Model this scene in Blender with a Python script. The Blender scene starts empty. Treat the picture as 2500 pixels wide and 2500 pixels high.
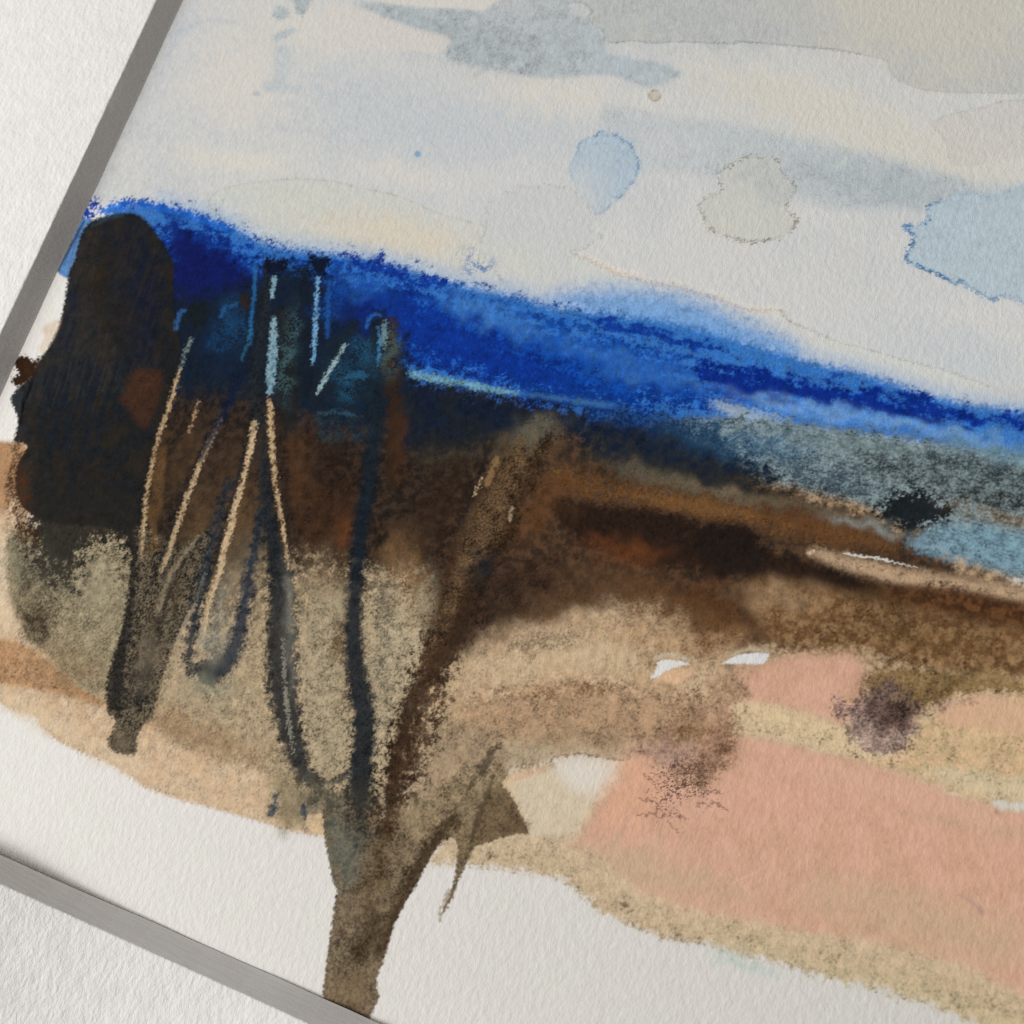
"""Close-up of a small watercolour lying in a white window mount, lit by one window from the lower left.
Real units: metres (the survey and the sheet are worked in millimetres and scaled on linking)."""
import bpy, math
import numpy as np
from mathutils import Matrix, Vector

MM = 0.001
sc = bpy.context.scene

# ------------------------------------------------------------------ camera
PSI, TH, PHI, DIST = math.radians(17.06), math.radians(20.0), math.radians(37.09), 80.0
CAM = np.array([72.842, 22.437, DIST * math.cos(TH)])            # mm, over the sheet
def rot(a, axis):
    return np.array(Matrix.Rotation(a, 3, Vector(axis)))
RC = rot(PSI, (0, 0, 1)) @ rot(TH, (math.cos(PHI), math.sin(PHI), 0))
cd = bpy.data.cameras.new('camera')
cam = bpy.data.objects.new('camera', cd)
sc.collection.objects.link(cam)
M = Matrix([list(r) for r in RC]).to_4x4()
M.translation = Vector(CAM * MM)
cam.matrix_world = M
cd.sensor_width = 36.0
cd.lens = 36.0 * 2453 / 2500
cd.clip_start, cd.clip_end = 0.002, 20.0
cd.dof.use_dof = True
cd.dof.focus_distance = 79 * MM
cd.dof.aperture_fstop = 60.0
sc.camera = cam

# ------------------------------------------------------------------ light: one window, soft room bounce
world = bpy.data.worlds.new('World'); sc.world = world
world.use_nodes = True
bg = world.node_tree.nodes['Background']
bg.inputs['Color'].default_value = (1.0, 0.84, 0.68, 1)
bg.inputs['Strength'].default_value = 0.105
ld = bpy.data.lights.new('window_light', 'AREA')
ld.shape = 'RECTANGLE'; ld.size, ld.size_y = 0.26, 0.34
ld.energy = 1.77
ld.color = (0.98, 0.985, 0.985)
lamp = bpy.data.objects.new('window_light', ld)
sc.collection.objects.link(lamp)
target = Vector((0.022, 0.022, 0))
ldir = Vector((-0.92, -0.27, 1.0)).normalized()
lamp.location = target + ldir * 0.35
lamp.rotation_euler = ldir.to_track_quat('Z', 'Y').to_euler()
sc.view_settings.view_transform = 'Standard'
sc.view_settings.look = 'None'
sc.view_settings.exposure = 0.0
sc.view_settings.gamma = 1.0
sc.view_settings.use_curve_mapping = False
sc.render.film_transparent = False
sc.cycles.use_denoising = False
sc.cycles.max_bounces = 6
sc.cycles.filter_width = 1.2

# ------------------------------------------------------------------ painting by code: washes, strokes, scratched lines

def lin(c):
    c = np.array(c, float)
    r, g, b = c
    if r > g > b and b < 132:                     # earths lean a little greyer than they look beside the blue
        k = (r - b) * min(1, max(0, (r - 110) / 30))
        c = c + k * np.array([0, .10, .14])
    c = c / 255.0
    return np.where(c <= 0.04045, c / 12.92, ((c + 0.055) / 1.055) ** 2.4)

def sst(x):
    x = np.clip(x, 0.0, 1.0)
    return x * x * (3 - 2 * x)

def spline(P, n=6, closed=False):
    """Catmull-Rom through the traced points (any number of columns)."""
    P = np.asarray(P, float)
    N = len(P)
    if N < 3:
        return P
    out = []
    rng = range(N) if closed else range(N - 1)
    for i in rng:
        if closed:
            a, b, c, d = P[i - 1], P[i], P[(i + 1) % N], P[(i + 2) % N]
        else:
            a, b, c, d = P[max(i - 1, 0)], P[i], P[i + 1], P[min(i + 2, N - 1)]
        for k in range(n):
            t = k / n
            out.append(0.5 * (2 * b + (c - a) * t + (2 * a - 5 * b + 4 * c - d) * t * t + (3 * b - a - 3 * c + d) * t ** 3))
    if not closed:
        out.append(P[-1])
    return np.array(out)

ORIGIN = {0: (0, 0), 1: (0, 0), 2: (825, 0), 3: (1650, 0), 4: (0, 825), 5: (825, 825), 6: (1650, 825), 7: (0, 1650), 8: (825, 1650), 9: (1650, 1650)}
def C(k, *xy):
    """Points traced on tile k of the survey, in survey units (2500 across)."""
    ox, oy = ORIGIN[k]
    s = 1.0 if k == 0 else 850 / 1932
    it = list(xy)
    return [(ox + s * it[i], oy + s * it[i + 1]) for i in range(0, len(it), 2)]

class Canvas:
    def __init__(self, U, V, cell, seed=7):
        self.U, self.V, self.cell = U.astype(np.float32), V.astype(np.float32), cell
        h, w = U.shape
        self.rng = np.random.default_rng(seed)
        # daylight that fell on the sheet when it was surveyed: seen colours are divided by it to get the pigment's own colour
        uu = np.clip(self.U / 2500, -.1, 1.1)[..., None]; vv = np.clip(self.V / 2500, -.1, 1.1)[..., None]
        self.E = (np.array([.984, .972, .955]) - .404 * uu + .01 * vv + .109 * uu ** 2).astype(np.float32)
        self.R = np.empty((h, w, 3), np.float32)
        self.lab = np.zeros((h, w), np.int16)
        self.H = np.zeros((h, w), np.float32)
        self.names = ['bare_paper']
        self.N = {}
        self.mask = None
        self.freq = np.sqrt(np.fft.fftfreq(h)[:, None] ** 2 + np.fft.rfftfreq(w)[None, :] ** 2).astype(np.float32)
        for k, wl in (('a', 6), ('b', 12), ('c', 26), ('d', 60), ('e', 150), ('f', 420), ('w1', 15), ('w2', 15), ('v1', 90), ('v2', 90)):
            self.N[k] = self.noise(wl, 3.0 if k[0] in 'wv' else 1.7)
        g = .75 * self.noise(14, 1.5) + .5 * self.noise(34, 1.5) + .35 * self.N['d']
        self.N['g'] = g / g.std()
        k = np.exp(.5 * np.clip(self.N['g'], -3, 2.6)) * np.clip(1 + .3 * self.N['e'], .35, 1.7); self.N['k'] = (k - k.mean()) / k.std()      # skewed: sparse dark specks
        t = sst(.5 + .35 * self.N['f'])[..., None]
        self.R[:] = np.array([.825, .795, .762]) * t + np.array([.82, .805, .755]) * (1 - t)      # sized paper, faintly uneven in tint
        # dendrites: ridges of warped noise
        r = 1 - np.minimum(1, np.abs(self.noise(13, 3.0)) * 1.5)
        r2 = 1 - np.minimum(1, np.abs(self.noise(26, 3.0)) * 1.7)
        self.N['r'] = np.maximum(r * .8, r2)

    def noise(self, wl, slope=1.7):
        h, w = self.U.shape
        f0 = self.cell / wl
        x = np.fft.rfft2(self.rng.standard_normal((h, w)).astype(np.float32))
        f = np.maximum(self.freq, 1e-5)
        x = x * (1 / (1 + (f0 / f) ** 4)) * np.minimum(1, (f0 / f) ** slope)      # nothing slower than wl, falling off towards fine
        n = np.fft.irfft2(x, s=(h, w)).astype(np.float32)
        return n / n.std()

    def aniso(self, ang, long_, short, seed):
        """Streaky noise along direction ang (degrees, survey axes)."""
        h, w = self.U.shape
        rng = np.random.default_rng(seed)
        gu = np.array([self.U[h // 2, w // 2 + 1] - self.U[h // 2, w // 2], self.U[h // 2 + 1, w // 2] - self.U[h // 2, w // 2]])
        gv = np.array([self.V[h // 2, w // 2 + 1] - self.V[h // 2, w // 2], self.V[h // 2 + 1, w // 2] - self.V[h // 2, w // 2]])
        a = np.radians(ang)
        J = np.array([[gu[0], gu[1]], [gv[0], gv[1]]])          # grid step -> survey step
        Ji = np.linalg.inv(J)
        fx = np.fft.rfftfreq(w)[None, :]; fy = np.fft.fftfreq(h)[:, None]
        fu = fx * Ji[0, 0] + fy * Ji[1, 0]; fv = fx * Ji[0, 1] + fy * Ji[1, 1]
        fl = fu * np.cos(a) + fv * np.sin(a); fs = -fu * np.sin(a) + fv * np.cos(a)
        x = np.fft.rfft2(rng.standard_normal((h, w)))
        x = x * np.exp(-0.5 * ((fl * long_) ** 2 + (fs * short) ** 2)) * (np.hypot(fl, fs) > 1e-9)
        n = np.fft.irfft2(x, s=(h, w)).astype(np.float32)
        return n / n.std()

    def part(self, name):
        if name not in self.names:
            self.names.append(name)
        return self.names.index(name)

    def box(self, P, m):
        u0, v0 = P[:, 0].min() - m, P[:, 1].min() - m
        u1, v1 = P[:, 0].max() + m, P[:, 1].max() + m
        M = (self.U > u0) & (self.U < u1) & (self.V > v0) & (self.V < v1)
        r = np.where(M.any(1))[0]; c = np.where(M.any(0))[0]
        if len(r) == 0:
            return None
        return slice(r[0], r[-1] + 1), slice(c[0], c[-1] + 1)

    def coords(self, s, warp, big):
        u, v = self.U[s], self.V[s]
        if warp:
            u = u + warp * self.N['w1'][s]; v = v + warp * self.N['w2'][s]
        if big:
            u = u + big * self.N['v1'][s]; v = v + big * self.N['v2'][s]
        return u, v

    @staticmethod
    def _up(d, st, shape):
        h, w = shape
        ys = np.arange(h) / st; xs = np.arange(w) / st
        y0 = np.minimum(ys.astype(int), d.shape[0] - 2); x0 = np.minimum(xs.astype(int), d.shape[1] - 2)
        fy = (ys - y0)[:, None].astype(np.float32); fx = (xs - x0)[None, :].astype(np.float32)
        a = d[y0][:, x0]; b = d[y0][:, x0 + 1]; c = d[y0 + 1][:, x0]; e = d[y0 + 1][:, x0 + 1]
        return (a * (1 - fx) + b * fx) * (1 - fy) + (c * (1 - fx) + e * fx) * fy

    def sd_poly(self, P, s, warp, big):
        u, v = self.U[s], self.V[s]
        h, w = u.shape
        st = 3
        iy = np.arange(0, h + 2 * st, st); ix = np.arange(0, w + 2 * st, st)
        iy = np.minimum(iy, h - 1); ix = np.minimum(ix, w - 1)
        if warp or big:
            u, v = self.coords(s, warp, big)
            st = 1 if warp else 3
        if st == 1:
            x, y = u, v
        else:
            x, y = u[iy][:, ix], v[iy][:, ix]
        d2 = np.full(x.shape, 1e12, np.float32); ins = np.zeros(x.shape, bool)
        n = len(P)
        for i in range(n):
            ax, ay = P[i]; bx, by = P[(i + 1) % n]
            ex, ey = bx - ax, by - ay
            L = ex * ex + ey * ey + 1e-9
            wx, wy = x - ax, y - ay
            t = np.clip((wx * ex + wy * ey) / L, 0, 1)
            dd = (wx - t * ex) ** 2 + (wy - t * ey) ** 2
            np.minimum(d2, dd, out=d2)
            if ay != by:
                cr = ((ay > y) != (by > y)) & (x < ex * (y - ay) / (by - ay) + ax)
                ins ^= cr
        d = np.sqrt(d2) * np.where(ins, -1, 1)
        return d.astype(np.float32) if st == 1 else self._up(d.astype(np.float32), st, (h, w))

    def sd_line(self, P, R, s, warp, big):
        x, y = self.coords(s, warp, big)
        best = np.full(x.shape, 1e9, np.float32)
        tt = np.zeros(x.shape, np.float32)
        n = len(P)
        for i in range(n - 1):
            ax, ay = P[i]; ex, ey = P[i + 1] - P[i]
            L = ex * ex + ey * ey + 1e-9
            wx, wy = x - ax, y - ay
            t = np.clip((wx * ex + wy * ey) / L, 0, 1)
            d = np.sqrt((wx - t * ex) ** 2 + (wy - t * ey) ** 2) - (R[i] + (R[i + 1] - R[i]) * t)
            m = d < best
            best[m] = d[m]; tt[m] = ((i + t) / (n - 1))[m]
        return best, tt

    def lay(self, s, a, col, col2=None, mix=None, gran=0.0):
        a = np.clip(a, 0, 1)
        if self.mask is not None:
            a = a * self.mask[s]
        a = a[..., None]
        c = lin(col)[None, None].astype(np.float32)
        if col2 is not None:
            c = c * (1 - mix[..., None]) + lin(col2).astype(np.float32) * mix[..., None]
        if gran:
            c = c * np.exp(-.75 * gran * self.N['k'][s])[..., None]
        c = c / self.E[s]
        c = np.clip(np.maximum(c - .004, .6 * c), .003, .86)
        self.R[s] = self.R[s] * (1 - a) + c * a

    def alpha(self, sd, s, soft, gran, dry):
        t = 0.5 - sd / (2 * soft)
        if dry:
            t = t + .8 * dry * (.42 * self.N['g'][s] + .45 * self.N['d'][s] + .25 * self.N['c'][s]) * np.clip(1 - np.abs(sd) / (2.2 * soft), 0, 1)
        return sst(t)

    def clip(self, pts=None, soft=3.0, warp=1.3, smooth=False):
        """Keep the next washes inside this traced outline (None: everywhere)."""
        if pts is None:
            self.mask = None
            return
        P = spline(pts, 5, True) if smooth else np.asarray(pts, float)
        s = self.box(P, 30)
        m = np.zeros(self.U.shape, np.float32)
        if s is not None:
            m[s] = sst(.5 - self.sd_poly(P, s, warp, 0) / (2 * soft))
        self.mask = m

    def wash(self, pts, col, soft=6, op=1.0, gran=0.0, dry=0.0, warp=0.0, big=0.0, col2=None, mk='c', mlo=-1.2, mhi=1.2,
             edge=None, ew=3.0, eo=0.8, part=None, smooth=True, relief=0.0, side=None):
        P = spline(pts, 5, True) if smooth else np.asarray(pts, float)
        s = self.box(P, soft * 1.6 + 4 * warp + 3 * big + 8)
        if s is None:
            return
        sd = self.sd_poly(P, s, warp, big)
        a = self.alpha(sd, s, soft, gran, dry) * op
        mix = sst((self.N[mk][s] - mlo) / (mhi - mlo)) if col2 is not None else None
        self.lay(s, a, col, col2, mix, gran)
        if edge is not None:
            e = np.exp(-((sd + ew * .6) / ew) ** 2) * eo * np.clip(.75 + .35 * self.N['d'][s], 0.1, 1.2)
            if side is not None:
                u, v = self.U[s] - P[:, 0].mean(), self.V[s] - P[:, 1].mean()
                q = np.hypot(u, v) + 1
                e = e * np.clip(.5 + .7 * (u * side[0] + v * side[1]) / q, .08, 1)
            self.lay(s, e, edge)
        if relief:
            self.H[s] += relief * sst(.5 - sd / 12)
        if part:
            self.lab[s][sd < 0] = self.part(part)

    def stroke(self, pts, w, col, soft=4, op=1.0, gran=0.0, dry=0.0, warp=0.0, big=0.0, col2=None, mk='c', mlo=-1.2, mhi=1.2,
               fade=(0, 0), part=None, relief=0.0, patchy=0.0):
        """pts traced centre line; w half-width (number or list along the line)."""
        P0 = np.asarray(pts, float)
        W = np.interp(np.linspace(0, 1, len(P0)), np.linspace(0, 1, len(np.atleast_1d(w))), np.atleast_1d(w).astype(float))
        Q = spline(np.column_stack([P0, W]), 5)
        P, R = Q[:, :2], Q[:, 2]
        s = self.box(P, R.max() + soft * 1.6 + 4 * warp + 3 * big + 6)
        if s is None:
            return
        sd, t = self.sd_line(P, R, s, warp, big)
        a = self.alpha(sd, s, soft, gran, dry) * op
        if fade[0]:
            a = a * sst(t / fade[0])
        if fade[1]:
            a = a * sst((1 - t) / fade[1])
        if patchy:
            a = a * np.clip(1 - patchy + patchy * (.7 + .6 * self.N['c'][s] + .5 * self.N['d'][s]), 0, 1)
        mix = sst((self.N[mk][s] - mlo) / (mhi - mlo)) if col2 is not None else None
        self.lay(s, a, col, col2, mix, gran)
        if relief:
            self.H[s] += relief * sst(.5 - sd / 8)
        if part:
            self.lab[s][sd < 0] = self.part(part)

    def field(self, fn_pts, col, ru, rv, op=1.0, gran=0.12, ang=0.0, p=2.0):
        """Soft elliptical bloom(s): list of (u, v)."""
        for (cu, cv) in fn_pts:
            P = np.array([[cu - ru, cv - rv], [cu + ru, cv + rv]])
            m = abs(ru - rv)
            s = self.box(P, m + max(ru, rv) * .8)
            if s is None:
                continue
            a_ = np.radians(ang)
            w_ = 4 + .12 * min(ru, rv)
            x = self.U[s] - cu + w_ * self.N['v1'][s]; y = self.V[s] - cv + w_ * self.N['v2'][s]
            q = np.sqrt(((x * np.cos(a_) + y * np.sin(a_)) / ru) ** 2 + ((-x * np.sin(a_) + y * np.cos(a_)) / rv) ** 2)
            a = np.exp(-q ** p * 1.1) * op
            if gran:
                a = a * np.clip(1 + gran * self.N['k'][s], 0, 1.5)
            self.lay(s, a, col)
def paint(K):
    N = K.N
    G = K.wash; S = K.stroke; F = K.field
    # ---------------- sky ----------------
    SKY = [(380, -300), (2900, -300), (2900, 1000), (2100, 900), (1700, 760), (1300, 740), (900, 620), (500, 530), (180, 500), (150, 400)]
    G(SKY, (203, 202, 198), soft=14, smooth=False, part='sky_wash', col2=(198, 199, 197), mk='f')
    F([(1000, 330)], (188, 194, 197), 330, 90, .65, ang=8)
    F([(900, 240), (1250, 290)], (190, 195, 197), 260, 80, .6, ang=8)
    F([(560, 250), (600, 170)], (211, 206, 197), 120, 110, .8)
    F([(520, 330)], (196, 199, 199), 130, 40, .6, ang=40)
    F([(430, 100)], (192, 196, 200), 22, 90, .6, ang=26)
    F([(590, 395)], (213, 208, 197), 150, 32, .9, ang=6)
    F([(980, 425)], (211, 206, 198), 130, 30, .8, ang=10)
    F([(1360, 225)], (210, 205, 195), 190, 55, .9, ang=6)
    F([(760, 90), (700, 40)], (209, 205, 196), 120, 60, .7)
    F([(1250, 430)], (204, 203, 200), 160, 40, .7)
    F([(1900, 230), (2150, 330), (2450, 430)], (205, 200, 188), 260, 70, .85, ang=12)
    F([(1750, 660), (1950, 720)], (203, 202, 198), 230, 70, .8, ang=14)
    F([(2330, 870)], (192, 196, 197), 260, 70, .9, ang=16)
    F([(2080, 640)], (196, 196, 193), 200, 90, .5)
    # upper right grey sheet of wash with its drying line
    EDGE = [(1340, -30), (1362, 0), (1375, 8), (1410, 5), (1430, 10), (1440, 20), (1446, 30), (1436, 42), (1450, 60), (1475, 80), (1478, 101), (1510, 103), (1545, 99), (1600, 105),
            (1650, 101), (1720, 104), (1793, 106), (1800, 101), (1880, 107), (1960, 114), (2040, 121), (2100, 132), (2140, 140), (2166, 150), (2172, 170), (2185, 188), (2220, 208),
            (2260, 219), (2330, 225), (2400, 226), (2480, 228), (2900, 240)]
    G(EDGE + [(2900, -300), (1340, -300)], (190, 189, 181), soft=5, warp=1.2, smooth=False, part='grey_cloud_wash', col2=(183, 184, 180), mk='f')
    F([(1600, 20), (1800, 60)], (178, 181, 180), 240, 70, .7, ang=4)
    F([(2350, 60), (2200, 20)], (196, 191, 179), 240, 120, .75)
    F([(2290, 190)], (184, 184, 180), 90, 28, .5, ang=10)
    S(EDGE[1:22], 1.6, (140, 147, 150), soft=3, op=.75, warp=1.2)
    S(EDGE[20:-1], 1.0, (168, 164, 158), soft=3, op=.7, warp=1.2)
    # blue-grey cloud
    CLOUD = [(882, 9), (979, 15), (1120, 22), (1177, 26), (1200, 14), (1221, -40), (1353, -40), (1397, 26), (1441, 57), (1472, 88), (1485, 128), (1538, 145), (1595, 150), (1661, 175),
             (1630, 200), (1582, 213), (1529, 194), (1476, 180), (1375, 189), (1287, 186), (1225, 172), (1155, 160), (1098, 145), (1084, 119), (1093, 95), (1023, 75), (957, 53), (904, 26)]
    G(CLOUD, (174, 181, 183), soft=9, op=.95, gran=.05, part='blue_grey_cloud', col2=(168, 174, 176), mk='e')
    F([(1180, 115)], (163, 170, 172), 150, 48, .85, ang=10)
    F([(1010, 45)], (170, 178, 180), 110, 22, .8, ang=18)
    F([(1520, 165)], (178, 188, 193), 110, 30, .8, ang=10)
    F([(1270, 10)], (186, 188, 186), 110, 40, .7)
    F([(1400, 90)], (176, 183, 185), 60, 60, .6)
    G([(800, 5), (890, 26), (957, 50), (1023, 72), (1096, 92), (1088, 122), (1068, 132), (1000, 124), (900, 118), (800, 120)], (209, 203, 195), soft=7, op=.75)
    G([(820, -20), (1000, -12), (1213, -8), (1200, 10), (1177, 24), (1120, 20), (980, 12)], (210, 205, 195), soft=5, op=.85)
    # grey brush dabs
    d = dict(soft=5, warp=2, op=.9)
    G([(664, 31), (683, 13), (707, 30), (692, 48), (672, 46)], (170, 179, 182), part='grey_brush_dab', **d)
    G([(705, -30), (768, -30), (748, 26), (738, 38), (722, 32), (718, 8)], (168, 177, 180), part='grey_brush_dab.1', **d)
    S([(676, 93), (695, 83), (716, 74)], [9, 10, 5], (176, 184, 188), **d)
    S([(690, 130), (690, 170), (680, 195), (660, 210)], [22, 20, 14, 10], (186, 192, 194), soft=16, op=.8, warp=3)
    S([(650, 212), (690, 215), (730, 222)], 10, (184, 191, 194), soft=10, op=.7)
    G([(617, 228), (630, 221), (634, 232), (622, 236)], (178, 185, 188), soft=3, op=.9)
    S([(430, 85), (470, 60), (520, 50), (600, 58)], [8, 7, 5, 4], (188, 192, 194), soft=8, op=.8, fade=(.1, .2))
    # lilac tear
    TEAR = [(2276, 306), (2285, 292), (2330, 275), (2400, 262), (2450, 246), (2540, 243), (2900, 240), (2900, 380), (2540, 384), (2440, 391), (2360, 404), (2320, 396), (2312, 352), (2290, 322)]
    G(TEAR, (196, 190, 183), soft=9, op=.5, warp=1.5, edge=(172, 165, 160), ew=2.2, eo=.5, side=(-.6, -.8), part='lilac_cloud_wash')
    # blue-grey streak
    G([(1480, 265), (1650, 292), (1800, 308), (1950, 336), (2100, 368), (2250, 408), (2330, 428), (2420, 452), (2700, 450), (2700, 560), (2300, 500), (2200, 508), (2050, 510), (1930, 484), (1800, 440), (1640, 420), (1500, 400)],
      (182, 188, 189), soft=18, op=.85, gran=.06, warp=2, part='blue_grey_streak')
    F([(2080, 440), (2230, 465)], (168, 176, 179), 170, 45, .8, gran=.08, ang=14)
    F([(1600, 350)], (196, 198, 197), 140, 70, .7)
    F([(1780, 340)], (186, 191, 191), 140, 28, .6, ang=10)
    # tan ring stain
    RING = [(1826, 378), (1862, 384), (1896, 387), (1914, 422), (1940, 458), (1921, 493), (1932, 519), (1951, 532), (1932, 559), (1910, 576), (1883, 590), (1813, 590), (1769, 576), (1738, 563), (1712, 532), (1707, 497), (1738, 471), (1760, 466), (1756, 427), (1786, 396)]
    G(RING, (194, 194, 186), soft=4, op=.8, warp=3.2, big=2, edge=(146, 138, 126), ew=3.0, eo=1.0, part='tan_ring_stain')
    F([(1850, 420), (1890, 460)], (178, 181, 178), 50, 40, .6)
    F([(1800, 540)], (200, 198, 186), 80, 40, .6)
    # blue blot at the right
    BLOT = [(2332, 460), (2340, 468), (2363, 466), (2407, 475), (2455, 466), (2510, 450), (2750, 420), (2750, 850), (2510, 750), (2464, 728), (2438, 724), (2433, 737), (2398, 722), (2363, 704), (2345, 690), (2328, 695), (2288, 669), (2257, 660), (2213, 640), (2209, 625), (2222, 600), (2228, 578), (2207, 559), (2209, 546), (2235, 550), (2264, 534), (2261, 519), (2270, 497), (2310, 486), (2334, 472)]
    G(BLOT, (175, 189, 197), soft=3, op=.95, warp=2.6, gran=.03, col2=(170, 185, 193), mk='d', edge=(80, 122, 162), ew=4.2, eo=1.1, part='blue_blot_stain', side=(-.8, .5))
    F([(2480, 520), (2420, 640)], (176, 190, 194), 120, 60, .5)
    # blue drop
    DROP = [(1419, 343), (1440, 334), (1454, 330), (1467, 316), (1485, 330), (1507, 326), (1520, 340), (1542, 352), (1550, 372), (1561, 405), (1551, 436), (1529, 466), (1506, 492), (1498, 484), (1485, 510), (1454, 524), (1425, 490), (1395, 432), (1389, 408), (1406, 370), (1412, 352)]
    G(DROP, (172, 187, 197), soft=3, op=.9, warp=1.6, edge=(96, 134, 172), ew=3.4, eo=1.1, part='blue_drop_stain', side=(.7, -.35))
    F([(1425, 470)], (196, 198, 197), 50, 60, .9)
    F([(1520, 380)], (166, 184, 198), 34, 60, .5)
    for u, v, r in ((1458, 350, 4), (1475, 350, 3), (1510, 465, 4), (1516, 458, 2)):
        G([(u - r, v), (u, v - r), (u + r, v), (u, v + r)], (130, 160, 185), soft=3, op=.7)
    G([(1011, 376), (1020, 367), (1029, 376), (1020, 385)], (132, 166, 196), soft=2.5, op=.95, part='blue_paint_dot')
    G([(1582, 233), (1599, 218), (1615, 233), (1599, 249)], (191, 184, 168), soft=2.5, op=.95, edge=(160, 150, 130), ew=2.4, eo=.8, part='tan_paint_dot')
    # pale oval wash over the horizon
    OVAL = [(506, 512), (519, 475), (572, 453), (660, 440), (748, 436), (825, 444), (869, 455), (948, 471), (1001, 488), (1071, 519), (1133, 537), (1168, 546), (1186, 556), (1300, 620), (1300, 760), (900, 680), (600, 600), (510, 540)]
    G(OVAL, (200, 200, 192), soft=4, op=.9, warp=1.2, edge=(180, 177, 168), ew=2.2, eo=.6, part='pale_oval_wash')
    F([(960, 560), (1040, 590), (860, 570)], (209, 199, 181), 120, 36, .8, ang=12)
    F([(700, 500)], (203, 202, 190), 110, 36, .6)
    F([(570, 500)], (196, 200, 198), 60, 40, .6)
    J = [(1186, 556), (1192, 500), (1215, 482), (1232, 470), (1258, 467), (1264, 452), (1300, 456), (1335, 450), (1365, 455), (1392, 456), (1425, 490), (1454, 524), (1440, 560), (1470, 575), (1450, 592), (1420, 612), (1395, 614), (1480, 655), (1600, 695), (1600, 760), (1300, 740), (1180, 620)]
    G(J, (197, 198, 195), soft=4, op=.85, warp=2.5, edge=(172, 171, 166), ew=2, eo=.6, part='pale_jagged_wash')
    F([(1230, 640)], (204, 202, 192), 110, 40, .6, ang=10)
    # ochre drying line above the horizon
    OL = [(1393, 620), (1430, 630), (1480, 655), (1502, 668), (1550, 680), (1600, 695), (1650, 700), (1700, 715), (1770, 735), (1782, 745), (1840, 758), (1905, 758), (1930, 785), (2000, 815), (2060, 840), (2100, 848), (2230, 885), (2310, 905), (2420, 945)]
    G(OL + [(2600, 1050), (2100, 960), (1700, 830), (1400, 720)], (203, 203, 196), soft=4, op=.7, warp=2, smooth=False, part='horizon_pale_wash')
    S([(u, v - 8) for u, v in OL[1:12]], [4, 9, 12, 12, 8, 4], (216, 207, 197), soft=6, op=.85, warp=2)
    S(OL[0:13], [2, 2.5, 2.5, 2.5, 1.5], (192, 172, 146), soft=3, op=.8, warp=3)
    S(OL[11:], [1.5, 1.2, 1], (160, 156, 148), soft=2.5, op=.75, warp=2)
    F([(1550, 715), (1750, 770)], (200, 204, 200), 110, 18, .6, ang=14)
    # ---------------- blue horizon band ----------------
    N['h'] = K.aniso(10, 26, 9, 17); N['h'] = (N['h'] * .7 + N['g'] * .5); N['h'] /= N['h'].std()
    stre = K.aniso(12, 150, 26, 3); stre2 = K.aniso(13, 90, 18, 5)
    TOP = [(235, 560), (262, 522), (300, 500), (340, 492), (396, 499), (506, 528), (572, 552), (638, 590), (704, 606), (850, 622), (915, 632), (1000, 656), (1090, 684), (1180, 706), (1265, 722), (1350, 748), (1420, 756), (1500, 766), (1600, 780), (1675, 794), (1740, 810), (1826, 838), (1914, 862), (2002, 888), (2090, 905), (2180, 932), (2266, 962), (2360, 985), (2500, 1002), (2800, 1050)]
    BOT = [(2800, 1180), (2500, 1125), (2350, 1100), (2200, 1080), (2050, 1062), (1900, 1042), (1800, 1035), (1720, 1035), (1640, 1050), (1560, 1060), (1450, 1060), (1300, 1030), (1150, 985), (1000, 960), (800, 960), (500, 960), (300, 900), (240, 700)]
    # wet halo of pale blue above the band
    G([(u, v - 22) for u, v in TOP[4:]] + BOT, (120, 160, 205), soft=34, op=.62, dry=.06, smooth=False)
    G([(1350, 735), (1420, 705), (1500, 700), (1600, 706), (1700, 726), (1800, 770), (1900, 815), (1950, 850), (1900, 870), (1700, 830), (1500, 790)], (98, 148, 202), soft=42, op=.85, dry=.1)
    G(TOP + BOT, (26, 90, 168), soft=14, dry=.15, warp=2.5, op=.97, smooth=False, part='blue_horizon_band', col2=(62, 122, 186), mk='g', mlo=-1.6, mhi=1.6)
    # mottled darker pigment inside
    def inside(poly, col, soft, dry, op=.95, st=None, amp=.5, big=8):
        P = spline(poly, 5, True)
        s = K.box(P, soft * 2 + 30)
        if s is None:
            return
        sd = K.sd_poly(P, s, 0, big)
        t = .5 - sd / (2 * soft)
        t = t + (dry * (N['g'][s] * .6 + N['d'][s] * .3 + N['c'][s] * .3) + (.55 * amp * st[s] if st is not None else 0)) * np.clip(1.2 - np.abs(sd) / (2.5 * soft), 0, 1)
        K.lay(s, sst((t - .15) / .7) * op, col)
    inside([(420, 545), (560, 580), (700, 640), (900, 660), (1050, 700), (1250, 760), (1400, 800), (1560, 850), (1650, 880), (1750, 910), (1850, 935), (1800, 990), (1700, 985), (1600, 1000), (1400, 990), (1250, 960), (1050, 910), (800, 880), (420, 760)], (8, 66, 150), 44, .3, .95, stre, .28)
    inside([(400, 535), (470, 545), (560, 590), (620, 640), (760, 690), (900, 690), (1000, 720), (1000, 800), (800, 900), (420, 900)], (2, 46, 122), 34, .18, .95, stre, .25)
    inside([(425, 580), (520, 610), (600, 665), (640, 760), (620, 900), (440, 880)], (4, 26, 80), 30, .1, .95)
    inside([(830, 622), (915, 634), (1000, 664), (1085, 690), (1050, 706), (960, 680), (860, 650)], (0, 50, 138), 16, .2, .95)
    inside([(1000, 740), (1180, 800), (1300, 860), (1420, 920), (1420, 985), (1250, 950), (1060, 890), (960, 850)], (0, 48, 132), 38, .34, .95, stre2, .2)
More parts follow.
